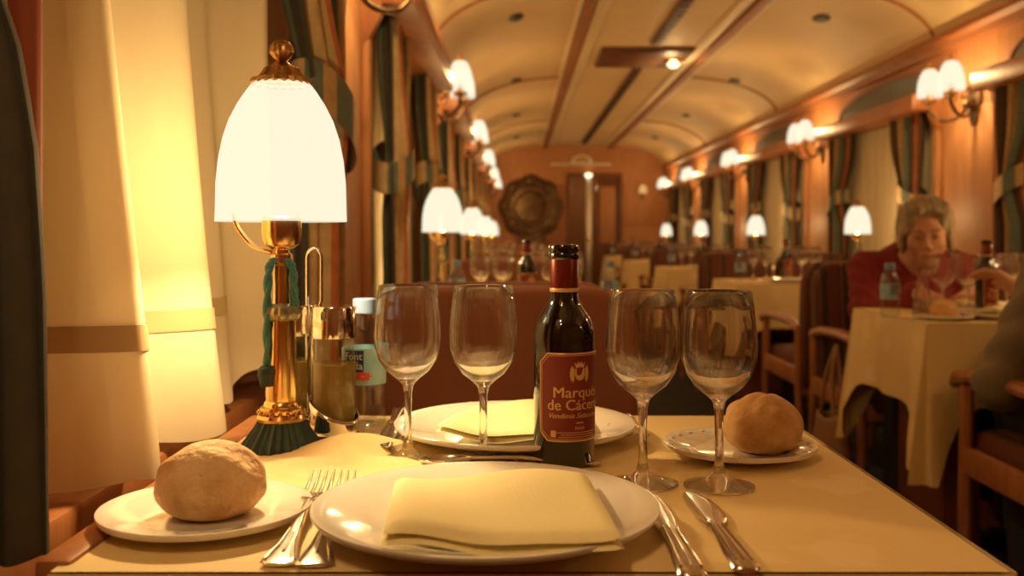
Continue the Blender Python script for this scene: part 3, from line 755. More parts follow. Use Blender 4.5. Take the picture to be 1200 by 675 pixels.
MB().lathe([(0, 0), (.05, 0), (.045, .02), (0, .03)], 20, (0, 0, -.05), Mz).build('backplate', BRASSD, es)
b = MB(); b.tube(crom([(0, -.02, -.05), (0, -.08, -.09), (0, -.12, -.04), (0, -.12, .0)], 5), .008, 8); b.build('arm', BRASSD, es)
MB().lathe([(.06, 0), (.058, .04), (.045, .09), (.02, .115), (0, .118)], 24, (0, -.12, 0)).build('lamp_shade', DIMGLOW, es)

# ------------------------------------------------------------------ tableware
def glass_profile():
    outer = [(0, 0), (.031, 0), (.0328, .0008), (.0325, .0018), (.024, .0038), (.012, .0070), (.0062, .0125), (.0042, .022), (.0038, .045), (.0042, .070), (.0062, .079), (.0125, .0852), (.022, .0925),
             (.0300, .1040), (.0342, .1180), (.0350, .130), (.0342, .146), (.0322, .164), (.0300, .1802), (.0297, .1812)]
    inner = [(.0290, .1806), (.0313, .164), (.0333, .146), (.0341, .130), (.0333, .1185), (.0290, .1052), (.0205, .0945), (.0105, .0890), (0, .0875)]
    return outer, inner
def one_glass(m, seg):
    o_, i_ = glass_profile(); b = MB(); b.lathe(o_+i_, seg); o = b.build('wine_glass', m, None, 60)
    return tag(o, 'x', 'glass', 'wine glasses')
GP = Proto(one_glass(WINEG, 64)); GF = Proto(one_glass(WINEG, 32))
GP.put((T(478, 540)[0], 1.0, TZ+.0005), 0, 'empty wine glass nearest the water bottle')
GP.put((-.0335, .985, TZ+.0005), 0, 'empty wine glass just left of the red wine bottle')
GP.put((.1185, .905, TZ+.0005), 0, 'empty wine glass just right of the red wine bottle')
GP.put((.1875, .895, TZ+.0005), 0, 'empty wine glass in front of the right bread roll')

def make_plate(R, rimz, label, loc, deco=True, well=.62):
    t = empty('plate', loc, 0, label, 'plate', 'white porcelain plates')
    w_ = R*well
    MB().lathe([(0, .002), (w_*.92, .002), (w_*.95, 0), (w_, .001), (w_*1.04, .004), (R*.985, rimz-.004), (R, rimz-.001), (R*.998, rimz+.001), (R*.98, rimz+.0012), (R*.90, rimz-.002),
               (w_*1.06, .0085), (w_*.98, .006), (w_*.9, .005), (0, .0048)], 96).build('dish', PORC, t, 50)
    if deco:
        n_ = 40 if R > .1 else 26
        b = MB()
        for k in range(n_):
            a = 2*PI*k/n_
            b.lathe([(0, .0011), (.0022, .0006), (.0034, -.0004)], 10, (R*.93*math.cos(a), R*.93*math.sin(a), rimz-.0008))
        bb = b.build('rim_relief', PORC, t, 50); bb['kind'] = 'stuff'
    return t
make_plate(.137, .020, 'large white plate under the napkin nearest the camera', (-.024, .768, TZ+.0005), False)
make_plate(.137, .020, 'large white plate at the far place setting, behind the wine bottle', (-.002, 1.105, TZ+.0005), False)
make_plate(.084, .013, 'small white bread plate at the left, beside the forks', (-.251, .785, TZ+.0005), False)
make_plate(.080, .013, 'small white bread plate at the right behind the wine glasses', (.236, 1.025, TZ+.0005))

def napkin(label, corners, z, th, seedp, loc=None, layers=2):
    """Folded linen laid over a plate: layered pad between four (x, y) corners."""
    cx = sum(c[0] for c in corners)/4; cy_ = sum(c[1] for c in corners)/4
    t = empty('napkin', (cx, cy_, z), 0, label, 'napkin', 'folded napkins')
    A, B, Cc, D = [Vector((c[0]-cx, c[1]-cy_)) for c in corners]       # near-left, near-right, far-right, far-left
    for L in range(layers):
        z0 = L*th/layers
        ins = .0015*L
        def pos(u, v):
            p = A.lerp(B, u).lerp(D.lerp(Cc, u), v)
            p = p*(1-ins/.08)
            sag = .004*math.sin(u*PI*2+seedp)*math.sin(v*PI*1.3+1)+.0035*(2*abs(u-.5))**2*(1-v)
            ripple = .0022*math.sin(u*PI*3.2+L*.7+seedp)*(1-v)
            return p, sag+ripple
        nu, nv = 30, 24
        e = .12
        def fn_top(u, v):
            p, s_ = pos(u, v); ed = min(u, 1-u, v, 1-v)*14
            return (p.x, p.y, z0+s_+th/layers*.94*min(1, math.sqrt(max(0, ed)) if ed < 1 else 1)+.0)
        def fn_bot(u, v):
            p, s_ = pos(u, v); return (p.x, p.y, z0+s_)
        b = MB(); b.grid(fn_top, nu, nv); b.grid(fn_bot, nu, nv); b.build('fold', NAPK, t, 60)
    return t
zN = TZ+.0215
napkin('folded pale yellow napkin on the plate nearest the camera', [(-.0915, .650), (.0735, .654), (.0640, .838), (-.105, .828)], zN-.004, .014, .3)
napkin('folded yellow napkin on the far plate', [(-.085, 1.02), (.07, 1.02), (.088, 1.195), (-.055, 1.20)], TZ+.0175, .012, 1.4)

# bread
def bread(label, loc, sx, sy, sz, rz, m, seed, crease=.0):
    rng = np.random.RandomState(seed); ks = [(rng.uniform(3, 9, 3), rng.uniform(0, 6)) for _ in range(6)]
    def fn(u, v):
        a = 2*PI*u; p = PI*(v-.5)
        d = Vector((math.cos(a)*math.cos(p), math.sin(a)*math.cos(p), math.sin(p)))
        n_ = sum(math.sin(k[0]*d.x+k[1]*d.y+k[2]*d.z+f) for k, f in ks)/6
        r = 1+.045*n_
        x, y, z = d.x*r, d.y*r, d.z*r
        if z < 0: z = -abs(z)**1.0*.78; 
        if z < -.62: z = -.62
        if crease:
            c_ = math.exp(-((x-.18*math.sin(y*2))/.09)**2)*max(0, z); z -= crease*c_; z += crease*.6*math.exp(-((abs(x-.18*math.sin(y*2))-.22)/.12)**2)*max(0, z)
        return (x*sx, y*sy, (z+.62)*sz)
    b = MB(); b.grid(fn, 72, 40, uv=False); o = b.build('bread_roll', m, None, 80, loc)
    # weld the seam
    bm = bmesh.new(); bm.from_mesh(o.data); bmesh.ops.remove_doubles(bm, verts=bm.verts[:], dist=1e-5); bmesh.ops.recalc_face_normals(bm, faces=bm.faces[:]); bm.to_mesh(o.data); bm.free(); o.data.shade_smooth()
    o.rotation_euler = (0, 0, rz)
    return tag(o, label, 'bread', 'bread rolls')
bread('round floury bread roll on the left bread plate', (-.249, .79, TZ+.006), .0445, .042, .036, .3, BREADF, 3)
bread('smooth golden bread roll on the right bread plate', (.262, 1.03, TZ+.006), .042, .050, .036, -.35, BREAD, 8, .035)

# wine bottle
def make_bottle():
    t = empty('wine_bottle', (0, 0, 0), 0, 'x', 'bottle', 'red wine bottles')
    R = .0312
    MB().lathe([(0, .004), (.02, .002), (R-.003, 0), (R, .003), (R, .128), (R*.985, .136), (R*.91, .1445), (R*.75, .153), (.0185, .160), (.0150, .168), (.0142, .178), (.0142, .205), (.0142, .2065)], 64).build('glass_body', GLASSD, t, 50)
    MB().lathe([(.0146, .176), (.0147, .1775), (.0147, .2075), (.0143, .2085), (.0138, .2085)], 48).build('capsule', CAPS, t)
    MB().lathe([(.0146, .1750), (.0149, .1755), (.0149, .1785), (.0146, .179)], 48).build('capsule_band', GOLD, t)
    MB().lathe([(.0140, .207), (.0155, .2095), (.0157, .2125), (.0148, .2145), (.0150, .2155), (.0156, .2175), (.0156, .2205), (.0145, .2228), (.0115, .223), (.0110, .220), (.0108, .19)], 48).build('lip', GLASSD, t)
    return t
def cyl(R, th0, u, v, lift=0.0):
    a = th0+u/R; return ((R+lift)*math.sin(a), -(R+lift)*math.cos(a), v)
BT = make_bottle(); 
def label_wine(t):
    R = .0313; th0 = math.radians(27); hw = R*math.radians(80); z0, z1 = .027, .116; ch = .009
    def outline(m_):
        a, zl, zh, c_ = hw-m_, z0+m_, z1-m_, ch
        return [(-a+c_, zl), (a-c_, zl), (a, zl+c_), (a, zh-c_), (a-c_, zh), (-a+c_, zh), (-a, zh-c_), (-a, zl+c_)]
    def fill(name, m_, mt, lift):
        b = MB(); a, zl, zh, c_ = hw-m_, z0+m_, z1-m_, ch
        def fn(u, v):
            z = zl+(zh-zl)*v; dz = min(z-zl, zh-z); ww = a-max(0, c_-dz); return cyl(R, th0, (2*u-1)*ww, z, lift)
        b.grid(fn, 40, 30); return b.build(name, mt, t, 60)
    lab = fill('label', 0, LABELR, .0002)
    def ring(m_, r):
        p = outline(m_); pts = []
        for i in range(8):
            A, B = Vector(p[i]), Vector(p[(i+1) % 8]); k = max(2, int((B-A).length/.003))
            for j in range(k): q = A.lerp(B, j/k); pts.append(cyl(R, th0, q.x, q.y, .0003))
        b = MB(); b.tube(pts, r, 5, closed=True); b.build('label_border', GOLD, lab)
    ring(.0012, .00075); ring(.0031, .0003)
    def put(txt, size, u, z, mt, shear=0, name='lettering', sx=1.0):
        vs_, fs_ = text_mesh(txt, size, shear); b = MB()
        for q in (-.00022, .00022): b.add([cyl(R, th0, x*sx+u+q*size/.015, y+z, .00045+q*.1) for x, y, _ in vs_], fs_)
        b.build(name, mt, lab, 0)
    put('Marqu\u00e9s', .0150, 0, .0715, GOLD, 0, sx=1.08); put('de C\u00e1ceres', .0150, 0, .0590, GOLD, 0, sx=.98)
    put('Vendimia Seleccionada', .0072, 0, .0510, GOLD, .35)
    put('RIOJA', .0042, 0, .0395, GOLD)
    b = MB()
    def bar(u0, u1, z0_, z1_):
        b.grid(lambda u, v: cyl(R, th0, u0+(u1-u0)*u, z0_+(z1_-z0_)*v, .0004), 10, 1)
    bar(-.004, .004, .0455, .0468); bar(-.024, .024, .0362, .0369); bar(-.02, .02, .0340, .0347); bar(-.022, .022, .0318, .0325)
    b.build('fine_print', GOLD, lab, 0)
    def flat(pts, name):
        b = MB(); b.add([cyl(R, th0, x, z, .0005) for x, z in pts], [tuple(range(len(pts)))]); b.build(name, GOLD, lab, 0)
    cz = .096
    flat([(-.0056, cz+.0042), (.0056, cz+.0042), (.0056, cz-.003), (.0036, cz-.0065), (0, cz-.0082), (-.0036, cz-.0065), (-.0056, cz-.003)], 'crest_shield')
    flat([(-.0046, cz+.005), (.0046, cz+.005), (.0062, cz+.0105), (.0035, cz+.008), (.0018, cz+.0115), (0, cz+.0085), (-.0018, cz+.0115), (-.0035, cz+.008), (-.0062, cz+.0105)], 'crest_crown')
    for s in (-1, 1):
        flat([(s*.0061, cz-.0078), (s*.0098, cz-.0078), (s*.0108, cz-.001), (s*.0098, cz+.005), (s*.0078, cz+.007), (s*.0061, cz+.003)], 'crest_supporter')
    flat([(-.009, cz-.0098), (.009, cz-.0098), (.0075, cz-.0082), (-.0075, cz-.0082)], 'crest_scroll')
    b = MB(); b.grid(lambda u, v: cyl(R, th0, -.030+.0055*u, .032+.0065*v, .0004), 3, 1); b.build('seal_stamp', GOLD, lab, 0)
label_wine(BT)
BP = Proto(BT)
BP.put((.049, .99, TZ+.0005), 0, 'half bottle of red wine with a dark red label on the foreground table')

# cruet set
def cruet_set(loc):
    t = empty('cruet_set', loc, 0, 'chrome oil and vinegar cruet stand with a tall loop handle', 'cruet set')
    A = (.020, -.010); B_ = (-.032, .020)
    b = MB(); b.lathe([(0, 0), (.030, 0), (.030, .004), (.0, .004)], 32, (A[0], A[1], 0)); b.lathe([(0, 0), (.030, 0), (.030, .004), (0, .004)], 32, (B_[0], B_[1], 0)); b.build('tray', CHROME, t)
    for (x, y) in (A, B_):
        def cup(u, v):
            a = 2*PI*u; h = .030+.014*math.cos(a-2.6); return (x+.0282*math.cos(a), y+.0282*math.sin(a), .003+h*v)
        b = MB(); b.grid(cup, 40, 4); b.build('cup_holder', CHROME, t, 50, None, .0012)
        cr = MB(); cr.lathe([(0, .006), (.024, .006), (.0255, .009), (.0255, .088), (.0235, .096), (.0225, .104), (.0235, .112), (.0235, .118)], 40, (x, y, 0)); c_ = cr.build('cruet', OILG, t, 50)
        MB().lathe([(0, .0075), (.0235, .008), (.0245, .011), (.0245, .084), (.0, .0845)], 40, (x, y, 0)).build('oil', OIL, c_, 50)
        MB().lathe([(.0225, .113), (.0255, .114), (.0258, .117), (.0258, .147), (.0245, .150), (0, .1505)], 40, (x, y, 0)).build('lid', CHROME, c_, 40)
    hx, hy = -.006, .005
    pth = [(hx-.0085, hy, .004), (hx-.0085, hy, .195)]+[(hx-.0085*math.cos(a), hy, .205+.012*math.sin(a)) for a in [PI*i/10 for i in range(11)]]+[(hx+.0085, hy, .195), (hx+.0085, hy, .155), (hx+.003, hy, .142), (hx-.002, hy, .10), (hx-.002, hy, .004)]
    b = MB(); b.tube(pth, .0019, 8); b.build('handle', CHROME, t)
    return t
cruet_set((-.232, 1.135, TZ+.001))
# water bottle
def make_water():
    t = empty('water_bottle', (0, 0, 0), 0, 'x', 'bottle', 'small water bottles')
    R = .0265
    rib = [(R-.001 if i % 2 else R, .012+.008*i) for i in range(5)]
    MB().lathe([(0, .004), (.014, .003), (.021, 0), (R-.001, .004)]+rib+[(R, .052), (R, .096), (R-.0008, .099), (R, .102), (R-.003, .112), (.019, .124), (.0135, .133), (.0125, .139), (.0125, .150)], 48).build('bottle_body', PETG, t, 60)
    MB().lathe([(0, .155), (.0125, .1555), (.0138, .154), (.0140, .138), (.0132, .137)], 40, (0, 0, 0), None, lambda a, r, z: r*(1+.015*math.cos(40*a))).build('cap', CAPB, t)
    lab = MB(); lab.lathe([(R+.0003, .052), (R+.0004, .053), (R+.0004, .095), (R+.0003, .096)], 48); lab = lab.build('label', LABELB, t)
    b = MB(); b.grid(lambda u, v: cyl(R, math.radians(-12), -.017+.026*u, .068+.026*v, .0007), 14, 1); b.build('label_block', NAVY, lab, 0)
    for txt, z in (('Font', .083), ('Vella', .0715)):
        vs_, fs_ = text_mesh(txt, .0125); b = MB(); b.add([cyl(R, math.radians(-12), x-.004, y+z, .0011) for x, y, _ in vs_], fs_); b.build('lettering', WHITE, lab, 0)
    st_ = [((.0075 if i % 2 else .0115)*math.cos(2*PI*i/16), (.0045 if i % 2 else .0065)*math.sin(2*PI*i/16)) for i in range(16)]
    b = MB(); b.add([cyl(R, math.radians(6), x, z+.063, .0012) for x, z in st_], [tuple(range(16))]); b.build('label_splash', REDP, lab, 0)
    return t
WB = Proto(make_water())
WB.put((-.187, 1.19, TZ+.0005), 0, 'small clear water bottle with a blue label beside the cruet stand')

# cutlery (swept along +y: handle end at y = 0)
def make_fork():
    t = empty('fork', (0, 0, 0), 0, 'x', 'fork', 'silver cutlery')
    b = MB(); b.ribbon([(0, 0, .0022, .010, .0012), (0, .004, .0022, .0138, .0016), (0, .012, .0026, .0130, .0018), (0, .03, .0034, .0090, .0018), (0, .06, .006, .0056, .0020), (0, .10, .0105, .0036, .0022), (0, .125, .0125, .0034, .0020)])
    h = b.build('handle', SILVER, t, 60)
    b = MB()
    for s in (-1, 1): b.tube([(s*.0105, .006, .0042), (s*.0095, .016, .0046), (s*.0062, .035, .0056), (s*.0036, .065, .0082)], .0009, 6)
    b.tube([(0, .02, .0050), (0, .035, .0056), (0, .055, .0078)], .0013, 6); b.build('handle_relief', SILVER, h)
    b = MB(); b.ribbon([(0, .123, .0125, .0034, .0018), (0, .135, .0118, .0075, .0014), (0, .146, .0102, .0112, .0012), (0, .160, .0092, .0118, .0011)]); b.build('fork_head', SILVER, t, 60)
    for k in range(4):
        x = -.0099+.0066*k
        b = MB(); b.ribbon([(x, .158, .0092, .0022, .0011), (x*.98, .175, .0105, .0018, .0011), (x*.97, .192, .0140, .0015, .0010), (x*.96, .207, .0185, .0008, .0007)]); b.build('tine', SILVER, t, 60)
    return t
def make_knife():
    t = empty('knife', (0, 0, 0), 0, 'x', 'knife', 'silver cutlery')
    b = MB(); b.ribbon([(0, 0, .004, .006, .002), (0, .005, .0045, .0105, .0036), (0, .02, .0048, .0100, .0040), (0, .05, .0048, .0082, .0040), (0, .085, .0046, .0072, .0040), (0, .10, .0046, .0085, .0042), (0, .106, .0046, .0070, .0040)])
    h = b.build('handle', SILVER, t, 60)
    b = MB()
    for s in (-.55, 0, .55): b.tube([(s*.0125, .012, .0082), (s*.0105, .05, .0086), (s*.0085, .095, .0084)], .0012, 6)
    b.build('handle_relief', SILVER, h)
    b = MB(); b.ribbon([(0, .104, .0042, .0055, .0022), (.001, .112, .0040, .0085, .0012), (.001, .14, .0040, .0095, .0010), (.001, .18, .0040, .0092, .0009), (.000, .205, .0040, .0080, .0008), (-.002, .218, .0040, .0055, .0007), (-.004, .225, .0040, .002, .0005)])
    b.build('blade', SILVER, t, 60)
    return t
def make_butter():
    t = empty('butter_knife', (0, 0, 0), 0, 'x', 'knife', 'silver cutlery')
    b = MB(); b.ribbon([(0, 0, .004, .006, .002), (0, .005, .0045, .0100, .0034), (0, .03, .0048, .0088, .0036), (0, .07, .0046, .0068, .0036), (0, .095, .0046, .0056, .0036), (0, .10, .0046, .0075, .0038), (0, .106, .0046, .0060, .0034)])
    h = b.build('handle', SILVER, t, 60)
    b = MB()
    for s in (-.5, 0, .5): b.tube([(s*.0110, .012, .0078), (s*.0095, .05, .0082), (s*.0070, .092, .0080)], .0011, 6)
    b.build('handle_relief', SILVER, h)
    b = MB(); b.ribbon([(0, .104, .0042, .0050, .0022), (.001, .112, .0042, .0100, .0013), (.0025, .13, .0042, .0122, .0012), (.0025, .155, .0042, .0125, .0011), (.001, .178, .0042, .0112, .001), (-.001, .193, .0042, .0082, .0009), (-.003, .201, .0042, .003, .0006)])
    b.build('blade', SILVER, t, 60)
    return t
FK, KN, BK = Proto(make_fork()), Proto(make_knife()), Proto(make_butter())
o = FK.put((-.166, .674, TZ+.001), math.radians(2.5), 'left of the two silver forks beside the near plate')
o = FK.put((-.141, .672, TZ+.001), math.radians(4), 'silver fork half under the rim of the near plate')
KN.put((.118, .640, TZ+.001), math.radians(0.5), 'silver table knife along the right rim of the near plate')
BK.put((.157, .655, TZ+.001), math.radians(0.8), 'silver butter knife on bare cloth right of the near plate')
KN.put((-.148, 1.245, TZ+.006), math.radians(182), 'silver knife by the far plate, nearer the water bottle')
KN.put((-.122, 1.235, TZ+.003), math.radians(178), 'silver knife partly under the left rim of the far plate')
FK.put((.110, 1.245, TZ+.001), math.radians(180), 'silver fork under the right rim of the far plate')
FK.put((.134, 1.247, TZ+.001), math.radians(180), 'silver fork between the far plate and the right bread plate')
sp_ = empty('dessert_spoon', (.085, .975, TZ+.001), math.radians(92), 'silver dessert spoon lying crosswise behind the near plate', 'spoon', 'silver cutlery')
b = MB(); b.ribbon([(0, 0, .003, .004, .001), (0, .006, .003, .0095, .0014), (0, .03, .004, .0065, .0016), (0, .08, .009, .0032, .0018), (0, .13, .009, .0034, .0016)]); b.build('handle', SILVER, sp_, 60)
b = MB(); b.grid(lambda u, v: ((.0165*math.sin(PI*u))*math.cos(PI*v)*1.0, .155+.027*-math.cos(PI*u), .009-.0075*math.sin(PI*u)*math.sin(PI*v)), 20, 12); b.build('bowl', SILVER, sp_, 80, None, .001)

# ------------------------------------------------------------------ what stands on the other tables
def gset(xs_ys, lab, z=TZ+.0005):
    for i, (x, y, l) in enumerate(xs_ys): GF.put((x, y, z), 0, l)
for k in range(1, 5):
    y = LY0+BAY*k; nm = ORD[k]
    d = [(-.12, y+.33), (-.045, y+.31), (.115, y+.25), (.185, y+.24)]
    w_ = ['leftmost', 'second from left', 'third from left', 'rightmost']
    gset([(x, yy, 'empty wine glass, %s of four on the %s left-row table' % (w_[i], nm)) for i, (x, yy) in enumerate(d)], '')
WB.put((-.19, 3.10, TZ+.0005), 0, 'small water bottle on the left-row table seen behind the left wine glasses')
BP.put((.035, 3.12, TZ+.0005), 0, 'wine bottle on the left-row table beneath the far wall mirror')
WB.put((.29, 3.0, TZ+.0005), 0, 'small water bottle right of the wine bottle neck on the next left-row table')
PS = Proto(make_plate(.125, .018, 'x', (0, 0, 0), False)); PS.used = False
for k in range(5):
    y = RY0+BAY*k; nm = RN[k]
    if k == 0: continue
    pos = [(1.27, y+.34, 'aisle-side front'), (1.345, y+.36, 'second from the aisle'), (1.52, y+.30, 'third from the aisle'), (1.60, y+.32, 'window-side')]
    gset([(x, yy, 'empty wine glass, %s, on the table %s' % (l, nm)) for x, yy, l in pos], '')
    BP.put((1.43, y+.28, TZ+.0005), .4, 'wine bottle on the table '+nm)
    WB.put((1.17, y+.20, TZ+.0005), 0, 'small water bottle near the aisle on the table '+nm)
    PS.put((1.40, y+.13, TZ+.0005), 0, 'white plate on the table '+nm, 'white porcelain plates')
# the woman's table
def at(px, py, y): return ((px-VX)*y/FPX, y)
WB.put((at(1043, 0, 2.80)[0], 2.80, TZ+.0005), .6, 'small water bottle at the near left corner of the table of the woman in red')
cf = empty('glass_carafe', (at(1081, 0, 2.76)[0], 2.76, TZ+.0005), 0, 'slim clear glass carafe in front of the woman in red', 'carafe')
MB().lathe([(0, .002), (.024, 0), (.026, .004), (.026, .03), (.024, .06), (.017, .09), (.011, .115), (.009, .135), (.0115, .146), (.0105, .146), (.008, .135), (.010, .115), (.016, .09), (.0225, .06), (.0245, .03), (.0235, .007), (0, .006)], 40).build('glass_body', WINEG, cf, 60)
MB().lathe([(0, .0065), (.0225, .0075), (.0235, .03), (.0225, .045), (0, .0455)], 32).build('water', glass_mat('water', (.93, .93, .88), 1.33, .5), cf, 60)
gset([(at(1105, 0, 2.90)[0], 2.90, 'wine glass just left of another before the woman in red'), (at(1131, 0, 2.90)[0], 2.88, 'wine glass between its twin and the dark bottle on the right table'),
      (at(1180, 0, 2.92)[0], 2.92, 'wine glass right of the dark bottle on the table of the woman in red'), (at(1193, 0, 3.02)[0], 3.02, 'wine glass at the far right edge of the picture')], '')
BP.put((at(1156, 0, 2.84)[0], 2.84, TZ+.0005), .2, 'dark wine bottle on the table of the woman in red')
make_plate(.08, .013, 'small bread plate on the table of the woman in red', (at(1108, 0, 2.70)[0], 2.71, TZ+.0005), False)
bread('bread roll in front of the woman in red', (at(1108, 0, 2.70)[0], 2.71, TZ+.006), .038, .038, .032, 0, BREAD, 5, .08)
make_plate(.125, .018, 'large plate near the olive-sleeved diner on the right table', (at(1172, 0, 2.76)[0], 2.755, TZ+.0005), False)
napkin('pale napkin on the plate beside the dark bottle on the right table', [(1.32, 2.70), (1.44, 2.70), (1.44, 2.82), (1.33, 2.82)], TZ+.016, .012, .9)
make_plate(.115, .018, 'plate in front of the woman in red beyond the wine glasses', (1.44, 3.03, TZ+.0005), False)
napkin('crumpled pale napkin on the plate of the woman in red', [(1.37, 2.97), (1.51, 2.97), (1.50, 3.09), (1.38, 3.09)], TZ+.017, .016, .5)

# ------------------------------------------------------------------ people (smooth-union bodies)
def surface_nets(F, lo, h):
    nx, ny, nz = F.shape; S = F < 0
    A = np.zeros((nx-1, ny-1, nz-1, 3)); N = np.zeros((nx-1, ny-1, nz-1))
    cor = [(i, j, k) for i in (0, 1) for j in (0, 1) for k in (0, 1)]
    def sl(c): return (slice(c[0], nx-1+c[0]), slice(c[1], ny-1+c[1]), slice(c[2], nz-1+c[2]))
    for a in cor:
        for ax in range(3):
            if a[ax]: continue
            b_ = list(a); b_[ax] = 1
            fa, fb = F[sl(a)], F[sl(b_)]; mk = (fa < 0) != (fb < 0)
            t = np.where(mk, fa/np.where(mk, fa-fb, 1), 0)
            for q in range(3): A[..., q] += mk*(a[q]+(t if q == ax else 0))
            N += mk
    act = N > 0; idx = -np.ones(N.shape, int); idx[act] = np.arange(act.sum())
    base = np.argwhere(act); V = (A[act]/N[act][:, None]+base)*h+np.array(lo)
    faces = []
    for ax in range(3):
        a = [slice(None)]*3; b_ = [slice(None)]*3; a[ax] = slice(0, -1); b_[ax] = slice(1, None)
        ch = S[tuple(a)] != S[tuple(b_)]
        E = np.argwhere(ch); u, v = [(1, 2), (2, 0), (0, 1)][ax]
        ok = (E[:, u] > 0) & (E[:, v] > 0) & (E[:, u] < F.shape[u]-1) & (E[:, v] < F.shape[v]-1); E = E[ok]
        def cell(du, dv):
            Q = E.copy(); Q[:, u] += du; Q[:, v] += dv; return idx[Q[:, 0], Q[:, 1], Q[:, 2]]
        q = np.stack([cell(-1, -1), cell(0, -1), cell(0, 0), cell(-1, 0)], 1)
        fl_ = S[tuple(a)][E[:, 0], E[:, 1], E[:, 2]]; q[~fl_] = q[~fl_][:, ::-1]
        faces.append(q)
    return V, np.concatenate(faces)
def smin(a, b, k):
    hh = np.clip(.5+.5*(b-a)/k, 0, 1); return b*(1-hh)+a*hh-k*hh*(1-hh)
def smax(a, b, k): return -smin(-a, -b, k)
def caps(P, a, b, ra, rb):
    a, b = np.array(a), np.array(b); d = b-a; t = np.clip(((P-a) @ d)/(d @ d), 0, 1)
    return np.linalg.norm(P-(a+t[..., None]*d), axis=-1)-(ra+(rb-ra)*t)
def ell(P, c, r):
    q = (P-np.array(c))/np.array(r); k = np.linalg.norm(q, axis=-1); return (k-1)*min(r)
def chain(P, pts, k=.02):
    """pts: (x, y, z, r) joints."""
    f = None
    for p, q in zip(pts[:-1], pts[1:]):
        g = caps(P, p[:3], q[:3], p[3], q[3]); f = g if f is None else smin(f, g, k)
    return f
def sdf_mesh(name, fn, lo, hi, h, m, parent, origin):
    st_ = 4; cn = [int((b_-a)/(h*st_))+2 for a, b_ in zip(lo, hi)]
    ax = [a+h*st_*np.arange(n_) for a, n_ in zip(lo, cn)]
    Gc = np.stack(np.meshgrid(*ax, indexing='ij'), -1); Fc_ = fn(Gc.reshape(-1, 3)).reshape(cn)
    F = Fc_.repeat(st_, 0).repeat(st_, 1).repeat(st_, 2)          # far points keep the coarse value, near ones are refined
    near = np.abs(F) < h*st_*2.6
    I = np.argwhere(near); F[near] = fn(np.array(lo)+h*I)
    V, Fc = surface_nets(F, lo, h)
    me = bpy.data.meshes.new(name); me.from_pydata((V-np.array(origin)).tolist(), [], Fc.tolist()); me.materials.append(m); me.shade_smooth()
    o = bpy.data.objects.new(name, me); C.objects.link(o); o.parent = parent
    return o
def head_local(P, c, R):
    """World points to head space: x to the head's left/right, y out of the face, z up."""
    return (P-np.array(c)) @ R
def face_sdf(Q):
    f = ell(Q, (0, -.012, .030), (.074, .090, .086))
    f = smin(f, ell(Q, (0, .022, -.042), (.056, .062, .068)), .03)
    f = smin(f, ell(Q, (0, .062, -.088), (.024, .022, .020)), .025)
    for s in (-1, 1):
        f = smin(f, ell(Q, (s*.036, .058, -.022), (.024, .020, .022)), .02)
        f = smax(f, -(np.linalg.norm(Q-np.array((s*.031, .100, .010)), axis=-1)-.017), .012)
        f = smin(f, np.linalg.norm(Q-np.array((s*.031, .074, .008)), axis=-1)-.0125, .005)
        f = smin(f, caps(Q, (s*.012, .086, .030), (s*.046, .074, .030), .007, .006), .012)
        f = smin(f, ell(Q, (s*.075, -.008, -.004), (.010, .018, .030)), .006)
    f = smin(f, caps(Q, (0, .086, .018), (0, .106, -.022), .006, .0105), .010)
    for s in (-1, 1): f = smin(f, np.linalg.norm(Q-np.array((s*.011, .095, -.027)), axis=-1)-.0075, .006)
    f = smin(f, caps(Q, (-.019, .083, -.053), (.019, .083, -.053), .005, .005), .007)
    f = smin(f, caps(Q, (-.016, .082, -.062), (.016, .082, -.062), .006, .006), .006)
    return f
def hand(P, wrist, tip_dir, palm_n, side, curl=.5, L=.175):
    """A palm and five separate, bent fingers."""
    d = Vector(tip_dir).normalized(); n_ = Vector(palm_n); n_ = (n_-d*n_.dot(d)).normalized(); s = d.cross(n_)*side
    wv = Vector(wrist)
    def pt(a, b, c): return tuple(wv+d*a+s*b+n_*c)
    f = caps(P, pt(0, 0, 0), pt(.03, .0, 0), .023, .024)
    for b_ in (-.028, -.010, .010, .027): f = smin(f, caps(P, pt(.02, b_*.5, 0), pt(.078, b_, 0), .014, .0125), .012)
    for b_, l in ((-.030, .070), (-.011, .082), (.010, .077), (.029, .060)):
        c1, c2 = curl, curl*1.7
        p0 = (.080, b_, 0); p1 = (p0[0]+l*.45*math.cos(c1), b_*1.05, l*.45*math.sin(c1)); p2 = (p1[0]+l*.32*math.cos(c2), b_*1.05, p1[2]+l*.32*math.sin(c2)); p3 = (p2[0]+l*.25*math.cos(c2*1.25), b_*1.03, p2[2]+l*.25*math.sin(c2*1.25))
        f = smin(f, chain(P, [pt(*p0)+(.0098,), pt(*p1)+(.0092,), pt(*p2)+(.0086,), pt(*p3)+(.0075,)], .003), .005)
    th = chain(P, [pt(.020, -.018, .004)+(.014,), pt(.048, -.046, .014)+(.012,), pt(.074, -.056, .022)+(.0105,), pt(.094, -.054, .030)+(.0085,)], .004)
    return smin(f, th, .008)
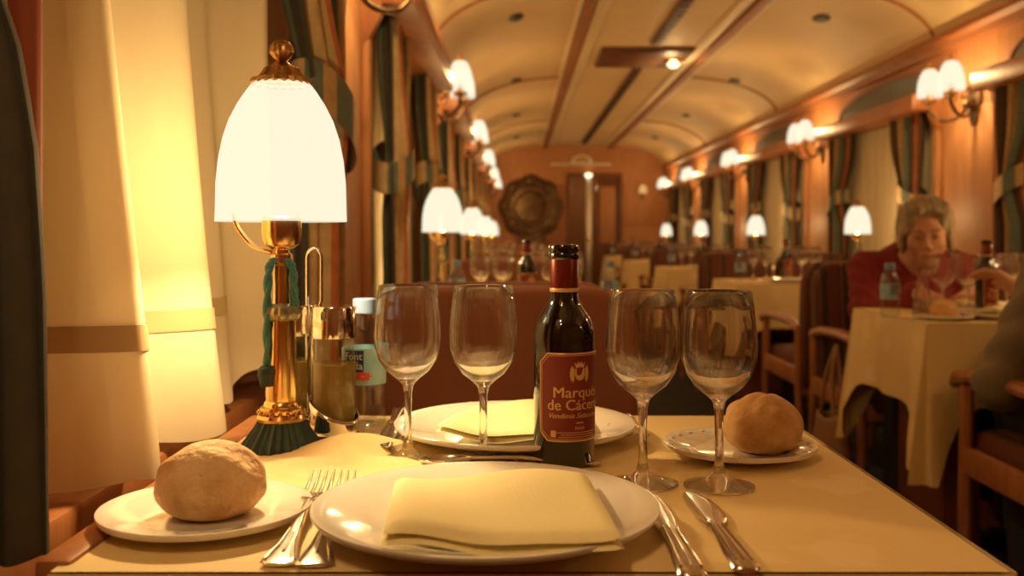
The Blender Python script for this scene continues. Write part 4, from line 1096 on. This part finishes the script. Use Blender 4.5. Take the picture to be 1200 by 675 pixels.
def make_person(label, origin, J, head_c, head_R, top, bottom, hair_mat, lo, hi, hair_kind, h=.0075):
    root = empty('person', origin, 0, label, 'person')
    def body(P):
        Q = head_local(P, head_c, head_R); f = face_sdf(Q)
        f = smin(f, chain(P, J['neck'], .02), .025)
        f = smin(f, chain(P, J['torso'], .05), .04)
        for s in ('L', 'R'):
            f = smin(f, chain(P, J['arm'+s], .02), .03)
            f = smin(f, chain(P, J['leg'+s], .03), .04)
            hd = J['hand'+s]; f = smin(f, hand(P, *hd), .012)
        return f
    sdf_mesh('body', body, lo, hi, h, SKIN, root, origin)
    def shirt(P):
        f = chain(P, [(x, y, z, r+.013) for x, y, z, r in J['torso']], .05)
        sh = J['armL'][0], J['armR'][0]
        f = smin(f, caps(P, sh[0][:3], sh[1][:3], .062, .062), .05)
        for s in ('L', 'R'):
            A = [(x, y, z, r+.013) for x, y, z, r in J['arm'+s]]
            a, b_ = A[-2], A[-1]; A[-1] = tuple(a[i]+(b_[i]-a[i])*.93 for i in range(4))
            f = smin(f, chain(P, A, .02), .03)
        wr = .004*np.sin(P[..., 2]*75+8*np.sin(P[..., 0]*16+P[..., 1]*9)); f = f+wr
        nk = J['neck']; f = smax(f, -caps(P, nk[0][:3], nk[-1][:3], nk[0][3]+.014, nk[-1][3]+.02), .008)
        return f
    sdf_mesh('pullover' if top is REDW else 'shirt', shirt, lo, hi, .010, top, root, origin)
    def pants(P):
        f = None
        for s in ('L', 'R'):
            g = chain(P, [(x, y, z, r+.014) for x, y, z, r in J['leg'+s][:3]], .03); f = g if f is None else smin(f, g, .03)
        return smax(f, .09-P[..., 2], .01)
    sdf_mesh('trousers', pants, (lo[0], lo[1], .02), (hi[0], hi[1], .75), .012, bottom, root, origin)
    for s in ('L', 'R'):
        a = J['leg'+s][-2]; e = J['leg'+s][-1]
        def shoe(P, a=a, e=e):
            f = caps(P, (a[0], a[1], .045), (e[0], e[1], .035), .042, .036); return smax(f, .005-P[..., 2], .005)
        x0, x1 = min(a[0], e[0])-.07, max(a[0], e[0])+.07; yy0, yy1 = min(a[1], e[1])-.07, max(a[1], e[1])+.07
        sdf_mesh('shoe', shoe, (x0, yy0, -.02), (x1, yy1, .12), .012, mat('shoe_black', (.02, .018, .016), .4), root, origin)
    hc = np.array(head_c)
    def hair(P):
        Q = head_local(P, head_c, head_R)
        f = ell(Q, (0, -.018, .046), (.085, .100, .088))
        f = smin(f, ell(Q, (0, -.060, -.01), (.076, .055, .065)), .03)
        for s in (-1, 1): f = smin(f, ell(Q, (s*.077, -.004, -.004), (.015, .036, .060)), .02)
        f = smin(f, ell(Q, (.022, .050, .100), (.050, .036, .026)), .025)
        f = smin(f, ell(Q, (-.040, .040, .092), (.036, .036, .026)), .025)
        f = smax(f, -ell(Q, (-.010, .115, -.002), (.068, .087, .097)), .010)
        f = smax(f, -(Q[..., 2]+.075), .01)
        return f+.004*np.sin(Q[..., 0]*120+6*np.sin(Q[..., 1]*25)+Q[..., 2]*40)*np.cos(Q[..., 1]*60)
    sdf_mesh('hair', hair, tuple(hc-.16), tuple(hc+.19), .006, hair_mat, root, origin)
    # eyes, brows, lips
    Rm = np.array(head_R)
    def W(q): return tuple(np.array(q) @ Rm.T+hc-np.array(origin))
    for s in (-1, 1):
        MB().tube([W((s*(.020+.0045*i), .0865-.0006*i*i*.5, .008-.0016*(2-abs(i-2)))) for i in range(6)], [.001, .0018, .0022, .0022, .0018, .001], 6).build('eye', EYED, root)
        MB().tube([W((s*(.014+.006*i), .091-.0012*i*i*.35, .030+.0012*i-.0004*i*i)) for i in range(6)], [.002, .003, .003, .003, .0025, .0015], 6).build('eyebrow', HAIR, root)
    MB().tube([W((-.020+.005*i, .0885-.00035*(i-4)**2, -.0575)) for i in range(9)], [.001, .003, .004, .0045, .0045, .0045, .004, .003, .001], 6).build('lips', LIPS, root)
    return root
def rotR(yaw, pitch, roll=0):
    """Columns are the head's x, y (face) and z axes in the world."""
    M = Matrix.Rotation(yaw, 3, 'Z') @ Matrix.Rotation(pitch, 3, 'X') @ Matrix.Rotation(roll, 3, 'Y')
    return np.array(M)
lx_, ly_ = 1.415, 3.50
J = dict(neck=[(lx_, 3.445, .86, .052), (lx_, 3.375, .93, .050)],
         torso=[(lx_, 3.60, .52, .135), (lx_, 3.57, .66, .13), (lx_, 3.50, .80, .135), (lx_, 3.46, .87, .085)],
         armL=[(lx_+.155, 3.47, .865, .052), (lx_+.19, 3.38, .72, .044), (lx_+.18, 3.31, .705, .040), (lx_+.06, 3.13, .80, .028)],
         armR=[(lx_-.155, 3.47, .865, .052), (lx_-.19, 3.38, .72, .044), (lx_-.18, 3.31, .705, .040), (lx_-.12, 3.12, .80, .028)],
         handL=((lx_+.06, 3.13, .80), (-.5, -.7, -.12), (0, 0, -1), 1, .35), handR=((lx_-.12, 3.12, .80), (.15, -1, -.12), (0, 0, -1), -1, .35),
         legL=[(lx_+.09, 3.60, .53, .09), (lx_+.10, 3.20, .53, .07), (lx_+.10, 3.22, .10, .045), (lx_+.10, 3.06, .04, .03)],
         legR=[(lx_-.09, 3.60, .53, .09), (lx_-.10, 3.22, .53, .07), (lx_-.12, 3.26, .10, .045), (lx_-.13, 3.10, .04, .03)])
make_person('grey-haired person in a red pullover seated across the aisle, looking down', (lx_, 3.5, 0), J, (1.415, 3.345, .992), rotR(PI-.34, -.20, .04), REDW, TROUS, HAIR, (1.10, 2.92, 0), (1.75, 3.80, 1.18), 0)
qx = 1.44
J2 = dict(neck=[(qx, 2.15, 1.05, .055), (qx, 2.19, 1.14, .052)],
          torso=[(qx, 2.13, .53, .14), (qx, 2.11, .70, .13), (qx, 2.12, .90, .145), (qx, 2.14, 1.02, .09)],
          armL=[(qx-.19, 2.15, 1.0, .056), (1.165, 2.33, .63, .046), (1.185, 2.37, .615, .042), (1.40, 2.56, .80, .028)],
          armR=[(qx+.19, 2.15, 1.0, .056), (1.56, 2.42, .74, .046), (1.53, 2.46, .745, .040), (1.400, 2.68, .825, .027)],
          handL=((1.40, 2.56, .80), (.7, .6, .0), (0, 0, -1), -1, .35), handR=((1.400, 2.68, .825), (-.38, .5, .52), (-.5, .3, -.6), 1, .55),
          legL=[(qx-.09, 2.12, .54, .09), (qx-.10, 2.52, .54, .07), (qx-.10, 2.50, .10, .045), (qx-.10, 2.66, .04, .03)],
          legR=[(qx+.09, 2.12, .54, .09), (qx+.10, 2.52, .54, .07), (qx+.10, 2.50, .10, .045), (qx+.10, 2.66, .04, .03)])
make_person('seated diner at the right edge, only an olive sleeve and hand in view', (qx, 2.2, 0), J2, (qx, 2.24, 1.24), rotR(0, -.15), OLIVE, TROUS, HAIR, (1.05, 1.90, 0), (1.80, 2.90, 1.40), 1)

# ------------------------------------------------------------------ bag on the armrest
bg = empty('handbag', (1.10, 3.36, .20), 0, 'tan bag hanging under the armrest beside the right table', 'bag')
b = MB(); b.grid(lambda u, v: ((.06*math.cos(2*PI*u)*(1-.35*v)*(1.2 if math.cos(2*PI*u) < 0 else 1)), .115*math.sin(2*PI*u)*(1-.25*v), .17*v+.01*math.sin(6*PI*u)*v), 36, 10); b.v.append((0, 0, 0)); nb = len(b.v)-1
b.f += [(i*11, ((i+1) % 36)*11, nb) for i in range(36)]; b.build('bag_body', LEATHER, bg, 60, None, .004)
for s in (-1, 1):
    b = MB(); b.tube(crom([(s*.02, -.07, .165), (s*.015+.0, -.03, .30), (.012, 0, .405), (s*.015, .03, .30), (s*.02, .07, .165)], 8), .006, 8); b.build('strap', LEATHER, bg)
